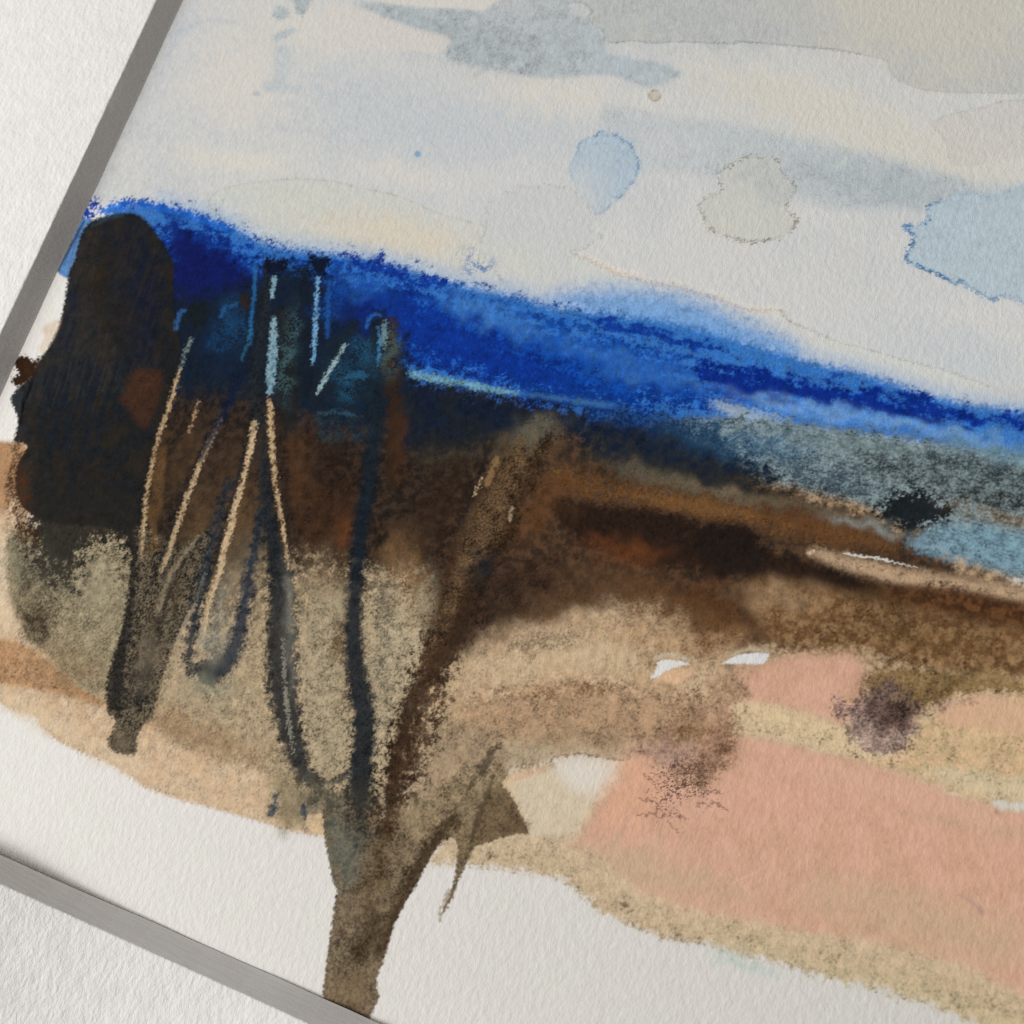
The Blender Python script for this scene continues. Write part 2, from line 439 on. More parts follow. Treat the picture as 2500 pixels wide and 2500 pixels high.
    inside([(1430, 770), (1530, 790), (1680, 828), (1780, 850), (1700, 850), (1540, 815), (1440, 790)], (0, 52, 140), 12, .2, .95, stre2, .3)
    inside([(1240, 1000), (1300, 930), (1480, 940), (1700, 960), (1690, 985), (1500, 1000)], (2, 54, 134), 36, .34, .9, stre2, .2)
    # paler mottles
    F([(1190, 770), (1260, 800), (1150, 745)], (70, 124, 188), 70, 26, .5, gran=.5, ang=14)
    F([(1480, 870), (1600, 900), (1420, 850)], (62, 116, 184), 90, 24, .4, gran=.5, ang=14)
    F([(1700, 935), (1560, 925)], (70, 124, 188), 80, 20, .4, gran=.5, ang=12)
    F([(880, 690), (850, 715)], (54, 112, 184), 60, 20, .5, gran=.6, ang=12)
    inside([(1690, 890), (1830, 900), (1914, 918), (2002, 932), (2090, 940), (2156, 958), (2266, 975), (2354, 1000), (2500, 1020), (2800, 1070), (2800, 1110), (2500, 1048), (2354, 1042), (2222, 1022), (2134, 1005), (2046, 996), (1958, 982), (1850, 982), (1764, 968)], (0, 42, 126), 22, .22, .98, stre2, .2)
    F([(2020, 1008), (2180, 1030), (2350, 1062), (1900, 985)], (116, 158, 208), 120, 16, .6, gran=.35, ang=11)
    # dry top flecks by the mount
    G([(196, 525), (212, 502), (226, 492), (238, 487), (236, 505), (228, 520), (220, 536), (205, 540)], (22, 66, 170), soft=7, dry=.75, warp=5)
    G([(240, 520), (262, 500), (300, 488), (330, 492), (310, 512), (270, 526)], (60, 120, 205), soft=7, dry=.6, warp=4)
    S([(300, 500), (340, 496), (400, 508), (480, 530), (560, 560)], [10, 8, 8, 8], (30, 92, 182), soft=8, dry=.5, warp=3)
    G([(200, 535), (225, 540), (205, 580), (185, 640), (170, 678), (140, 660), (165, 610), (185, 565)], (96, 140, 190), soft=3, part='pale_blue_sliver')
    S([(205, 540), (168, 610), (141, 660)], 3, (38, 60, 105), soft=3, op=.8)  # thin shadow line beside the mount edge, painted on in dark blue
    # pale patch below the band
    G([(1740, 985), (1800, 992), (1870, 1010), (1930, 1030), (1860, 1040), (1790, 1025)], (165, 182, 190), soft=16, op=.8, dry=.3, warp=3)
    # ---------------- slate band ----------------
    SL = [(1560, 1040), (1680, 1020), (1800, 1018), (1870, 1022), (2024, 1042), (2180, 1062), (2310, 1082), (2500, 1112), (2800, 1150), (2800, 1480), (2500, 1420), (2310, 1384), (2200, 1310), (2134, 1275), (2046, 1250), (1870, 1200), (1650, 1175), (1500, 1130)]
    G(SL, (120, 136, 138), soft=16, dry=.3, warp=3, op=.96, smooth=False, col2=(62, 76, 82), mk='h', mlo=-1.2, mhi=2.2, part='slate_shore_band')
    F([(1780, 1080), (1900, 1090)], (72, 104, 128), 130, 40, .7, gran=.45, ang=12)
    F([(2050, 1080), (2250, 1105)], (112, 130, 132), 150, 26, .6, gran=.5, ang=10)
    F([(2350, 1140), (2480, 1170), (2200, 1150)], (56, 66, 68), 140, 30, .75, gran=.5, ang=14)
    F([(1950, 1150), (2070, 1190)], (64, 80, 90), 140, 30, .7, gran=.5, ang=12)
    F([(2400, 1090), (2500, 1120)], (106, 138, 152), 100, 22, .7, gran=.3, ang=10)
    # thin umber underwash that everything on the land lies over
    G([(60, 1000), (400, 960), (1000, 1000), (1400, 1050), (1650, 1150), (1900, 1185), (2100, 1230), (2250, 1300), (2500, 1430), (2800, 1480), (2800, 2000), (2300, 1800), (1830, 1760), (1700, 1830), (1300, 1850), (1100, 1860), (700, 1800), (300, 1600)], (168, 134, 100), soft=16, smooth=False, op=.95, col2=(150, 116, 82), mk='d')
    # ---------------- dark land: from the tree to the right ----------------
    LAND = [(400, 930), (600, 900), (800, 900), (1000, 930), (1100, 955), (1280, 985), (1400, 1020), (1560, 1035), (1680, 1060), (1760, 1120), (1900, 1180), (2050, 1225), (2250, 1290), (2350, 1390), (2500, 1430), (2800, 1480),
            (2800, 1700), (2500, 1640), (2380, 1640), (2200, 1600), (2100, 1570), (1950, 1580), (1850, 1580), (1750, 1560), (1600, 1480), (1500, 1480), (1380, 1520), (1200, 1560), (1080, 1640), (1000, 1740), (700, 1760), (300, 1500), (80, 1300), (60, 1000)]
    G(LAND, (70, 50, 36), soft=30, dry=.22, warp=3, big=6, op=.97, smooth=False, col2=(48, 38, 32), mk='d', part='dark_brown_land')
    # dark slate pigment along the upper rim
    G([(440, 900), (800, 890), (1010, 930), (1150, 960), (1300, 1000), (1440, 1010), (1560, 1020), (1680, 1040), (1790, 1100), (1900, 1160), (1780, 1185), (1650, 1170), (1500, 1130), (1380, 1060), (1250, 1070), (1000, 1090), (700, 1070), (500, 1040)], (30, 36, 42), soft=26, dry=.25, op=.93, big=5, col2=(22, 34, 52), mk='d', part='slate_shadow_rim')
    F([(1500, 1010), (1620, 1035), (1380, 985)], (20, 46, 92), 110, 26, .7, gran=.35, ang=10)
    F([(1750, 1085), (1700, 1060)], (36, 66, 92), 90, 34, .7, gran=.45, ang=14)
    F([(1060, 980), (1180, 1000)], (22, 27, 36), 130, 34, .8, ang=8)
    F([(1130, 945), (1010, 945)], (16, 36, 84), 90, 12, .7, gran=.3, ang=10)
    # rust rim
    S([(1350, 1160), (1420, 1180), (1510, 1205), (1650, 1222), (1760, 1245), (1870, 1268), (2046, 1302), (2178, 1332)], [6, 14, 16, 18, 16, 18, 16, 8], (112, 76, 42), soft=26, dry=.9, op=.8, gran=.2, patchy=.4)
    F([(1620, 1225), (1700, 1235), (1780, 1250)], (124, 84, 46), 60, 16, .5, gran=.6, ang=10)
    F([(1480, 1120), (1600, 1145), (1720, 1170), (1830, 1190)], (42, 43, 40), 100, 24, .65, gran=.5, ang=12)
    F([(1640, 1185), (1780, 1210), (1900, 1225), (2010, 1245), (2100, 1262)], (104, 92, 72), 80, 13, .65, gran=.6, ang=12)
    F([(1780, 1205), (1680, 1180), (1560, 1150)], (108, 98, 80), 80, 16, .55, gran=.6, ang=14)
    F([(1960, 1280), (2060, 1300)], (100, 66, 40), 100, 24, .6, gran=.5, ang=14)
    # dark blot on the slate and its trail
    G([(2150, 1240), (2170, 1212), (2220, 1200), (2275, 1205), (2305, 1230), (2308, 1262), (2280, 1286), (2230, 1292), (2190, 1290), (2155, 1270)], (30, 35, 38), soft=18, dry=.8, warp=5, part='dark_slate_blot')
    F([(2380, 1215), (2480, 1220)], (48, 50, 48), 100, 22, .75, gran=.5, ang=8)
    F([(2400, 1250), (2500, 1275)], (112, 92, 66), 90, 16, .6, gran=.7, ang=12)
    G([(2215, 1330), (2260, 1300), (2310, 1284), (2400, 1283), (2500, 1305), (2800, 1330), (2800, 1440), (2500, 1400), (2400, 1380), (2300, 1362)], (114, 146, 160), soft=16, dry=.3, warp=3, op=.88, col2=(96, 122, 134), mk='h', mlo=-1, mhi=2.4, part='pale_teal_pool')
    F([(2150, 1290), (2080, 1275)], (140, 146, 140), 70, 12, .6, gran=.4, ang=12)
    # dun strip with bare line
    G([(1975, 1352), (2000, 1342), (2100, 1362), (2200, 1385), (2300, 1402), (2400, 1420), (2500, 1436), (2500, 1470), (2380, 1450), (2280, 1440), (2180, 1420), (2060, 1392)], (176, 142, 110), soft=15, dry=.28, op=.9, gran=.12, part='dun_strip')
    S([(2060, 1350), (2100, 1358), (2140, 1362), (2180, 1372), (2240, 1386)], [1, 2.6, 2.6, 2, .5], (222, 214, 196), soft=2.5, warp=1.5, part='bare_paper_line')
    for u, v, r in ((1976, 1350, 6), (1985, 1345, 5), (2006, 1348, 4), (2018, 1352, 3), (2036, 1354, 3)):
        G([(u - r, v), (u, v - r), (u + r, v), (u, v + r)], (206, 180, 150), soft=3, op=.9)
    # dark brown clump and tail
    G([(1340, 1235), (1420, 1225), (1500, 1237), (1600, 1245), (1680, 1262), (1720, 1278), (1800, 1276), (1848, 1305), (1866, 1340), (1950, 1362), (2050, 1395), (2150, 1430), (2235, 1450), (2300, 1480), (2180, 1470), (2050, 1440), (1960, 1420), (1880, 1400), (1835, 1412), (1745, 1412), (1690, 1392), (1600, 1385), (1500, 1350), (1400, 1310)], (44, 31, 24), soft=16, dry=.2, warp=3, op=.96, col2=(36, 28, 24), mk='c', part='dark_brown_clump')
    G([(1700, 1300), (1790, 1285), (1845, 1310), (1862, 1350), (1850, 1390), (1780, 1405), (1720, 1390)], (33, 27, 25), soft=16, dry=.15, op=.8)
    # right-hand browns
    G([(2150, 1440), (2300, 1430), (2400, 1450), (2520, 1475), (2800, 1510), (2800, 1600), (2500, 1540), (2350, 1510), (2200, 1480)], (94, 62, 38), soft=18, dry=.25, op=.9, col2=(70, 46, 30), mk='d', part='brown_shadow_streak')  # streak of darker brown pigment
    G([(1840, 1420), (1960, 1425), (2100, 1455), (2250, 1490), (2400, 1520), (2600, 1570), (2700, 1700), (2500, 1650), (2400, 1680), (2300, 1720), (2260, 1640), (2120, 1590), (1980, 1590), (1880, 1560), (1830, 1480)], (128, 96, 64), soft=24, dry=.25, op=.9, gran=.12, col2=(108, 78, 50), mk='d', part='olive_brown_wash')
    F([(1920, 1470), (1880, 1450)], (146, 112, 80), 90, 30, .7, gran=.25)
    F([(2130, 1455), (2200, 1520)], (82, 62, 40), 70, 26, .6, gran=.35)
    F([(2330, 1570), (2200, 1560)], (100, 76, 48), 90, 30, .6, gran=.4)
    F([(1760, 1490), (1720, 1460)], (76, 50, 32), 60, 50, .7, gran=.25)
    # mottles on the big brown
    F([(1370, 1180), (1300, 1230), (1270, 1290)], (100, 66, 38), 70, 40, .6, gran=.55)
    F([(1480, 1330), (1530, 1360), (1560, 1350)], (98, 58, 34), 70, 22, .6, gran=.4)
    F([(1420, 1390), (1520, 1410)], (84, 62, 42), 90, 26, .6, gran=.5)
    F([(1300, 1380), (1240, 1430)], (58, 40, 30), 90, 50, .6, gran=.3)
    F([(1090, 1110), (1170, 1120)], (84, 74, 58), 60, 20, .6, gran=.7)
    F([(1060, 1230), (1030, 1270)], (60, 42, 34), 50, 60, .6, gran=.3)
    F([(1000, 1320), (960, 1340)], (98, 72, 48), 30, 44, .6, gran=.5)
    F([(2230, 1400)], (150, 116, 88), 60, 12, .4, gran=.4)
    # ---------------- tan ground ----------------
    TAN = [(1180, 1560), (1300, 1530), (1400, 1500), (1500, 1480), (1600, 1490), (1700, 1540), (1760, 1570), (1830, 1600), (1840, 1660), (1820, 1740), (1780, 1830), (1650, 1880), (1511, 1857), (1476, 1853), (1450, 1847), (1415, 1840), (1375, 1845), (1344, 1858), (1300, 1867), (1247, 1870), (1238, 1890), (1200, 1960), (1100, 2040), (1000, 2000), (1000, 1800), (1080, 1650)]
    G(TAN, (176, 142, 108), soft=62, dry=.22, big=9, op=.97, smooth=False, col2=(190, 158, 124), mk='e', part='tan_ground_wash', gran=.06)
    G([(1140, 1720), (1200, 1700), (1300, 1680), (1420, 1665), (1560, 1680), (1680, 1690), (1760, 1720), (1790, 1790), (1700, 1840), (1560, 1835), (1400, 1815), (1260, 1820), (1120, 1830), (1060, 1810)], (156, 120, 90), soft=40, dry=.25, op=.9, gran=.15, col2=(164, 128, 96), mk='d', part='umber_ground_wash')
    F([(1320, 1690), (1440, 1680)], (140, 100, 66), 80, 14, .6, gran=.6, ang=2)
    F([(1250, 1630), (1400, 1600), (1500, 1600)], (196, 166, 130), 110, 36, .7, gran=.1)
    F([(1660, 1480), (1740, 1520), (1560, 1450)], (92, 62, 38), 80, 50, .7, gran=.3)
    F([(1790, 1560), (1720, 1570)], (116, 82, 52), 60, 40, .65, gran=.25)
    F([(1420, 1450), (1330, 1480)], (86, 62, 42), 90, 36, .65, gran=.35, ang=-12)
    F([(1560, 1560), (1640, 1590)], (150, 112, 76), 60, 60, .5, gran=.2, ang=60)
    F([(1350, 1560), (1230, 1590)], (140, 116, 90), 110, 22, .5, gran=.6, ang=-12)
    F([(1290, 1830), (1220, 1840)], (176, 158, 132), 60, 20, .6, gran=.2)
    # lower cream wash and pink field
    CREAM = [(1225, 1880), (1344, 1858), (1420, 1845), (1520, 1860), (1640, 1830), (1790, 1700), (2000, 1650), (2300, 1640), (2800, 1700), (2800, 2640), (2500, 2540), (2354, 2486), (2266, 2448), (2178, 2420), (2090, 2400), (2002, 2378), (1914, 2352), (1826, 2336), (1738, 2304), (1675, 2300), (1617, 2288), (1551, 2260), (1485, 2235), (1440, 2205), (1419, 2180), (1375, 2146), (1265, 2125), (1133, 2112), (1040, 2108), (1075, 2062), (1110, 2040)]
    G(CREAM, (193, 168, 136), soft=14, dry=.3, warp=3, op=.93, smooth=False, col2=(186, 160, 124), mk='c', gran=.07, part='cream_ground_wash')
    G([(1250, 1905), (1330, 1880), (1400, 1870), (1520, 1850), (1520, 1900), (1480, 1945), (1430, 1990), (1440, 2030), (1340, 2040), (1290, 2030), (1270, 1970)], (205, 190, 164), soft=12, op=.9, dry=.1, part='pale_cream_gap')
    G([(1360, 1860), (1420, 1846), (1480, 1856), (1512, 1862), (1508, 1892), (1476, 1930), (1420, 1935), (1370, 1900)], (215, 207, 194), soft=26, op=.95)
    S([(1250, 1900), (1290, 1890), (1340, 1872)], [8, 7, 3], (206, 170, 140), soft=6, op=.8)
    PINK = [(1512, 1850), (1560, 1838), (1620, 1830), (1700, 1800), (1770, 1700), (1800, 1640), (1870, 1615), (1960, 1600), (2080, 1600), (2120, 1640), (2100, 1740), (2060, 1775), (1990, 1745), (1900, 1720), (1800, 1720), (1790, 1790), (1850, 1800), (2000, 1835), (2130, 1860), (2250, 1910), (2400, 1965), (2520, 1985), (2800, 2030), (2800, 2560), (2520, 2440), (2350, 2350), (2150, 2300), (1950, 2270), (1800, 2240), (1650, 2210), (1560, 2170), (1480, 2090), (1400, 2060), (1440, 2000), (1470, 1950), (1510, 1900)]
    G(PINK, (207, 162, 138), soft=22, dry=.16, warp=3, op=.95, smooth=False, col2=(202, 158, 132), mk='e', part='pink_field')
    F([(2250, 2250), (2400, 2300), (2100, 2200)], (192, 156, 124), 200, 60, .75, ang=10)
    F([(1700, 2160), (1560, 2100)], (194, 158, 130), 150, 50, .7, ang=14)
    F([(2200, 1930), (2350, 1990), (2050, 1890)], (216, 166, 142), 180, 26, .7, ang=14)
    F([(1560, 1890), (1530, 1960)], (222, 166, 134), 60, 70, .6)
    F([(2520, 2060)], (212, 160, 136), 110, 60, .6)
    F([(1820, 1960), (1960, 1960)], (209, 162, 140), 130, 44, .6)
    S([(2180, 1985), (2280, 2000), (2380, 2020), (2520, 2040)], [6, 10, 9, 12], (190, 152, 124), soft=16, op=.55, fade=(.2, 0))
    # grainy tan skirt of the field
    SK = [(1120, 2085), (1265, 2095), (1375, 2115), (1430, 2160), (1500, 2215), (1620, 2262), (1738, 2272), (1850, 2300), (2002, 2345), (2120, 2370), (2266, 2410), (2400, 2460), (2520, 2510)]
    S(SK, [14, 16, 18, 26, 26, 30], (186, 158, 124), soft=16, dry=.4, op=.6, gran=.08)
    S([(u + 10, v + 22) for u, v in SK[6:]], [14, 20, 26], (184, 164, 128), soft=16, dry=.8, op=.55, gran=.1)
    F([(1790, 2345), (1840, 2360)], (186, 196, 186), 60, 18, .7, gran=.3, ang=14)
    F([(1560, 2120), (1600, 2200)], (196, 164, 128), 90, 30, .4, gran=.3, ang=20)
    # cream strip inside the pink, ochre on the right
    G([(1782, 1706), (1840, 1712), (1958, 1745), (2068, 1782), (2134, 1838), (2150, 1862), (2070, 1848), (2024, 1836), (1930, 1812), (1870, 1800), (1795, 1786)], (204, 180, 144), soft=10, dry=.35, op=.9, gran=.1, part='cream_strip')
    G([(2120, 1860), (2180, 1840), (2230, 1790), (2290, 1740), (2400, 1700), (2560, 1690), (2800, 1720), (2800, 1990), (2520, 1975), (2400, 1950), (2300, 1915), (2200, 1880)], (199, 160, 120), soft=14, dry=.25, op=.92, gran=.08, col2=(190, 158, 116), mk='d', part='ochre_ground_wash')
    G([(2280, 1735), (2360, 1700), (2420, 1695), (2520, 1715), (2800, 1740), (2800, 1800), (2500, 1790), (2400, 1778), (2320, 1770)], (213, 166, 136), soft=14, dry=.2, op=.88, part='pink_upper_strip')
    G([(2250, 1880), (2330, 1870), (2430, 1890), (2520, 1900), (2800, 1930), (2800, 1990), (2520, 1965), (2430, 1952), (2350, 1925)], (198, 182, 150), soft=12, dry=.5, op=.75, gran=.1)
    S([(2430, 1964), (2470, 1968), (2530, 1966)], [5, 10, 9], (206, 210, 192), soft=8, dry=.5, op=.8)
    S([(2310, 1938), (2330, 1938), (2350, 1942)], [2, 4, 2], (212, 190, 160), soft=4, op=.8)
    # dark brown bloom on the right
    G([(2110, 1660), (2130, 1640), (2200, 1625), (2300, 1640), (2420, 1650), (2800, 1690), (2800, 1700), (2500, 1690), (2400, 1690), (2330, 1705), (2250, 1740), (2230, 1770), (2180, 1790), (2140, 1770), (2120, 1720)], (122, 94, 58), soft=16, dry=.3, op=.9, gran=.2, part='olive_bloom')
    F([(2330, 1660), (2270, 1690)], (84, 66, 42), 60, 22, .7, gran=.35, ang=-20)
    F([(2430, 1655)], (150, 116, 72), 80, 20, .6, gran=.2)
    G([(2040, 1728), (2050, 1715), (2090, 1705), (2120, 1690), (2180, 1680), (2230, 1720), (2240, 1770), (2215, 1830), (2180, 1850), (2130, 1842), (2090, 1820), (2075, 1790), (2060, 1750)], (148, 122, 114), soft=16, dry=.8, warp=5, big=6, op=.75, gran=.25, col2=(122, 100, 98), mk='g', part='purple_brown_bloom')
    F([(2160, 1740), (2185, 1755), (2130, 1700)], (70, 52, 44), 50, 36, .8, gran=.3)
    F([(2200, 1740), (2185, 1720)], (52, 40, 32), 32, 32, .8, gran=.25)
    S([(2230, 1760), (2260, 1740), (2320, 1715), (2380, 1706)], [12, 10, 8, 6], (150, 118, 98), soft=10, dry=.6, op=.6, gran=.5)
    JAG = [(1236, 1892), (1247, 1870), (1262, 1872), (1278, 1866), (1300, 1868), (1318, 1862), (1344, 1858), (1352, 1850), (1375, 1844), (1392, 1845), (1415, 1839), (1432, 1842), (1450, 1847), (1462, 1846), (1476, 1853), (1494, 1852), (1512, 1857), (1540, 1848)]
    K.clip(JAG + [(1560, 1700), (1150, 1700), (1150, 1880)], 2.6, 1.8)
    F([(1290, 1842), (1380, 1825), (1470, 1830), (1230, 1850)], (170, 146, 116), 80, 34, .95, gran=.1)
    F([(1430, 1800), (1330, 1800), (1520, 1810)], (154, 120, 90), 80, 28, .6, gran=.15)
    K.clip()
    S(JAG[1:], [1.2, 1.6, 2.2, 2.2, 2.2, 1], (120, 92, 68), soft=2.6, warp=1.8, op=.8, patchy=.4)
    def feather(poly, col, reach, op):
        P = spline(poly, 5, True)
        s = K.box(P, reach * 1.6)
        if s is None:
            return
        sd = K.sd_poly(P, s, 0, 6)
        t = np.clip(-sd / reach, 0, 1)
        thr = .93 - .55 * t
        a = sst((N['r'][s] - thr) / .2) * (sd < 0) * np.clip(.35 + t, 0, 1)
        K.lay(s, a * op, col)
    feather([(2030, 1730), (2060, 1700), (2120, 1690), (2200, 1690), (2260, 1730), (2330, 1710), (2300, 1750), (2250, 1790), (2230, 1840), (2190, 1870), (2120, 1860), (2070, 1830), (2050, 1780)], (112, 90, 86), 40, .5)
    G([(1560, 1800), (1640, 1770), (1720, 1690), (1800, 1650), (1822, 1690), (1812, 1720), (1786, 1720), (1796, 1770), (1790, 1800), (1776, 1850), (1750, 1890), (1700, 1930), (1650, 1900), (1580, 1850)], (158, 122, 94), soft=14, dry=.4, warp=4, op=.85, gran=.2, part='umber_feathered_bloom')
    F([(1750, 1800), (1770, 1830), (1720, 1850)], (120, 86, 66), 40, 40, .65, gran=.45)
    F([(1720, 1770), (1660, 1790)], (128, 96, 66), 60, 26, .6, gran=.3)
    F([(1800, 1680), (1780, 1640)], (150, 116, 88), 34, 40, .6, gran=.3)
    F([(1650, 1850), (1600, 1830)], (160, 124, 112), 60, 26, .5)
    feather([(1560, 1900), (1590, 1870), (1660, 1860), (1750, 1870), (1765, 1920), (1775, 1965), (1740, 1990), (1690, 1985), (1680, 2030), (1640, 2020), (1590, 2000), (1555, 1960)], (112, 82, 74), 70, .95)
    feather([(1600, 1830), (1700, 1840), (1760, 1860), (1750, 1920), (1700, 1960), (1650, 1960), (1610, 1900)], (104, 76, 66), 45, .9)
    th = (110, 80, 72)
    for ln in (((1590, 1872), (1594, 1888), (1612, 1893), (1625, 1887)), ((1572, 1891), (1590, 1905), (1600, 1922)), ((1555, 1989), (1590, 1986), (1606, 1975)), ((1563, 1951), (1590, 1955), (1612, 1962)),
               ((1604, 1998), (1625, 1990), (1640, 1994)), ((1632, 2008), (1636, 1990), (1650, 1985), (1664, 1998)), ((1634, 2010), (1645, 2024), (1658, 2031)), ((1728, 1935), (1746, 1930), (1762, 1938)),
               ((1735, 1955), (1755, 1965), (1778, 1980)), ((1700, 1968), (1715, 1960), (1730, 1968), (1737, 1962)), ((1650, 1985), (1668, 1995), (1683, 2002))):
        S(ln, [1.6, 2.0, .8], th, soft=2.6, warp=2.2, op=.85)
    # bare paper chips with orange tints
    G([(1600, 1655), (1630, 1635), (1660, 1630), (1690, 1640), (1670, 1665), (1630, 1668)], (215, 176, 140), soft=8, op=.8)
    G([(1586, 1658), (1592, 1648), (1600, 1638), (1606, 1618), (1614, 1611), (1660, 1613), (1686, 1622), (1656, 1627), (1640, 1632), (1622, 1640), (1604, 1654)], (222, 217, 206), soft=3, warp=1, smooth=False, part='bare_paper_chip')
    S([(1600, 1606), (1640, 1598), (1680, 1612)], 5, (196, 184, 160), soft=6, op=.7)
    G([(1760, 1621), (1786, 1606), (1804, 1598), (1850, 1594), (1879, 1595), (1873, 1612), (1862, 1621), (1810, 1620)], (224, 219, 208), soft=3, warp=1, smooth=False, part='bare_paper_chip.1')
    S([(1790, 1598), (1830, 1584), (1872, 1590)], 5, (190, 176, 148), soft=7, op=.7)
    # ---------------- left washes round the tree ----------------
    LEFT = [(-60, 1085), (0, 1082), (60, 1085), (80, 1200), (60, 1340), (200, 1500), (420, 1560), (700, 1500), (1000, 1500), (1060, 1700), (1000, 1900), (900, 2010), (790, 2042), (757, 2038), (704, 2028), (651, 2011), (572, 1989), (484, 1964), (440, 1954), (352, 1923), (317, 1896), (264, 1863), (198, 1839), (132, 1804), (97, 1773), (88, 1751), (26, 1734), (0, 1716), (-60, 1700)]
    G(LEFT, (197, 168, 134), soft=7, warp=2.2, op=.97, smooth=False, col2=(204, 178, 146), mk='e', gran=.04, part='peach_wash')
    F([(60, 1730), (150, 1780), (300, 1860)], (214, 192, 160), 90, 22, .7, ang=26)
    G([(-60, 1080), (0, 1078), (62, 1082), (60, 1130), (30, 1220), (0, 1270), (-60, 1270)], (166, 116, 76), soft=9, op=.95, dry=.1, col2=(178, 130, 90), mk='d', part='orange_brown_wash')
    F([(8, 1330), (0, 1400), (6, 1470)], (218, 196, 166), 40, 70, .9)
    F([(30, 1270)], (196, 160, 124), 40, 40, .6)
    G([(-60, 1560), (0, 1558), (60, 1575), (120, 1615), (180, 1660), (250, 1690), (280, 1720), (240, 1720), (120, 1690), (20, 1672), (-60, 1668)], (170, 122, 82), soft=9, op=.92, gran=.1, part='orange_brown_wash.1')
    F([(140, 1660), (200, 1690)], (150, 110, 76), 60, 22, .6, gran=.2, ang=30)
    G([(18, 1310), (60, 1280), (200, 1280), (420, 1300), (700, 1300), (1000, 1400), (1040, 1600), (1000, 1800), (940, 1980), (790, 1990), (780, 1985), (750, 1990), (745, 2015), (730, 2026), (705, 2022), (690, 2010), (650, 1996), (652, 1960), (660, 1920), (650, 1890), (610, 1868), (528, 1845), (440, 1826), (398, 1796), (386, 1766), (300, 1740), (190, 1675), (132, 1610), (68, 1552), (20, 1440)],
      (158, 134, 104), soft=8, warp=1.5, op=.95, smooth=False, gran=.1, col2=(168, 144, 112), mk='e', part='khaki_wash')
    F([(460, 1790), (560, 1830), (420, 1760)], (156, 122, 90), 110, 34, .7, gran=.15, ang=18)
    # grey-green oval beside the crown
    G([(20, 1320), (60, 1290), (180, 1310), (310, 1330), (325, 1400), (320, 1500), (290, 1620), (250, 1690), (190, 1672), (132, 1610), (68, 1552), (22, 1440)], (142, 126, 98), soft=12, op=.9, gran=.22, col2=(118, 106, 84), mk='b', mlo=-.5, mhi=2, part='grey_green_oval')
    F([(80, 1500), (100, 1530), (70, 1460)], (88, 76, 58), 34, 46, .7, gran=.4)
    F([(40, 1350), (60, 1400)], (118, 112, 92), 40, 50, .6, gran=.4)
    F([(200, 1640), (130, 1600)], (140, 112, 80), 60, 40, .6, gran=.25)
    F([(220, 1400), (260, 1450)], (156, 140, 112), 60, 60, .5, gran=.3)
    # dark underpainting behind the branches
    G([(330, 900), (480, 930), (640, 930), (760, 930), (950, 960), (1200, 1000), (1220, 1150), (1140, 1300), (1050, 1420), (960, 1380), (900, 1420), (840, 1420), (760, 1400), (690, 1440), (600, 1460), (480, 1500), (420, 1480), (340, 1400), (320, 1200)], (52, 41, 33), soft=85, dry=.35, op=.96, gran=.12, col2=(38, 32, 28), mk='d', part='dark_underwash')
    G([(380, 720), (480, 720), (560, 700), (640, 660), (700, 640), (820, 680), (900, 760), (960, 790), (1000, 860), (1010, 960), (960, 1030), (820, 1060), (700, 1000), (600, 960), (480, 960), (380, 960)], (24, 31, 38), soft=40, dry=.22, op=.97, col2=(20, 32, 48), mk='d', part='navy_crown_wash')
    G([(960, 925), (1100, 948), (1300, 985), (1420, 1012), (1380, 1052), (1250, 1058), (1180, 1090), (1050, 1100), (960, 1080)], (27, 33, 40), soft=30, dry=.5, op=.93, col2=(22, 32, 50), mk='e')
    F([(1090, 1110), (1190, 1100), (1250, 1080)], (96, 84, 64), 60, 18, .5, gran=.8)
    F([(830, 720), (880, 780)], (6, 40, 120), 40, 50, .6, gran=.4)
    F([(560, 880), (520, 840)], (16, 36, 64), 36, 60, .35, gran=.3)
    F([(480, 1090), (440, 1150), (560, 1130), (590, 1200)], (80, 60, 42), 34, 70, .5, gran=.4, ang=15)
    F([(560, 1280), (610, 1250), (480, 1260), (500, 1330)], (104, 80, 54), 34, 80, .6, gran=.5, ang=15)
    F([(570, 1430), (620, 1400), (640, 1500)], (150, 126, 96), 34, 80, .65, gran=.35, ang=8)
    F([(780, 1240), (790, 1290), (830, 1240)], (84, 54, 32), 50, 60, .6, gran=.35)
    F([(800, 1120), (820, 1200), (790, 1270)], (42, 31, 25), 60, 60, .75, gran=.2)
    F([(840, 1420), (838, 1500), (842, 1580)], (78, 58, 42), 20, 70, .65, gran=.5)
    F([(1080, 1240), (1040, 1320), (1100, 1180)], (50, 37, 29), 70, 60, .7, gran=.3)
    F([(1200, 1460), (1160, 1520), (1260, 1440)], (50, 38, 30), 70, 44, .7, gran=.35)
    F([(1060, 1090), (1120, 1080)], (34, 36, 36), 90, 30, .6, gran=.3)
    F([(840, 1290), (845, 1320)], (110, 66, 38), 24, 30, .4, gran=.5)
    F([(740, 1180), (720, 1120)], (84, 56, 34), 30, 90, .5, gran=.4)
    F([(780, 1450), (800, 1520)], (120, 98, 72), 50, 90, .7, gran=.45)
    G([(735, 1500), (760, 1450), (810, 1440), (850, 1480), (860, 1600), (870, 1700), (850, 1830), (820, 1885), (785, 1880), (752, 1850), (738, 1740)], (154, 136, 108), soft=60, dry=.35, op=.9, gran=.2, part='khaki_gap')
    F([(840, 1600), (850, 1700), (830, 1560)], (110, 90, 66), 30, 60, .5, gran=.6)
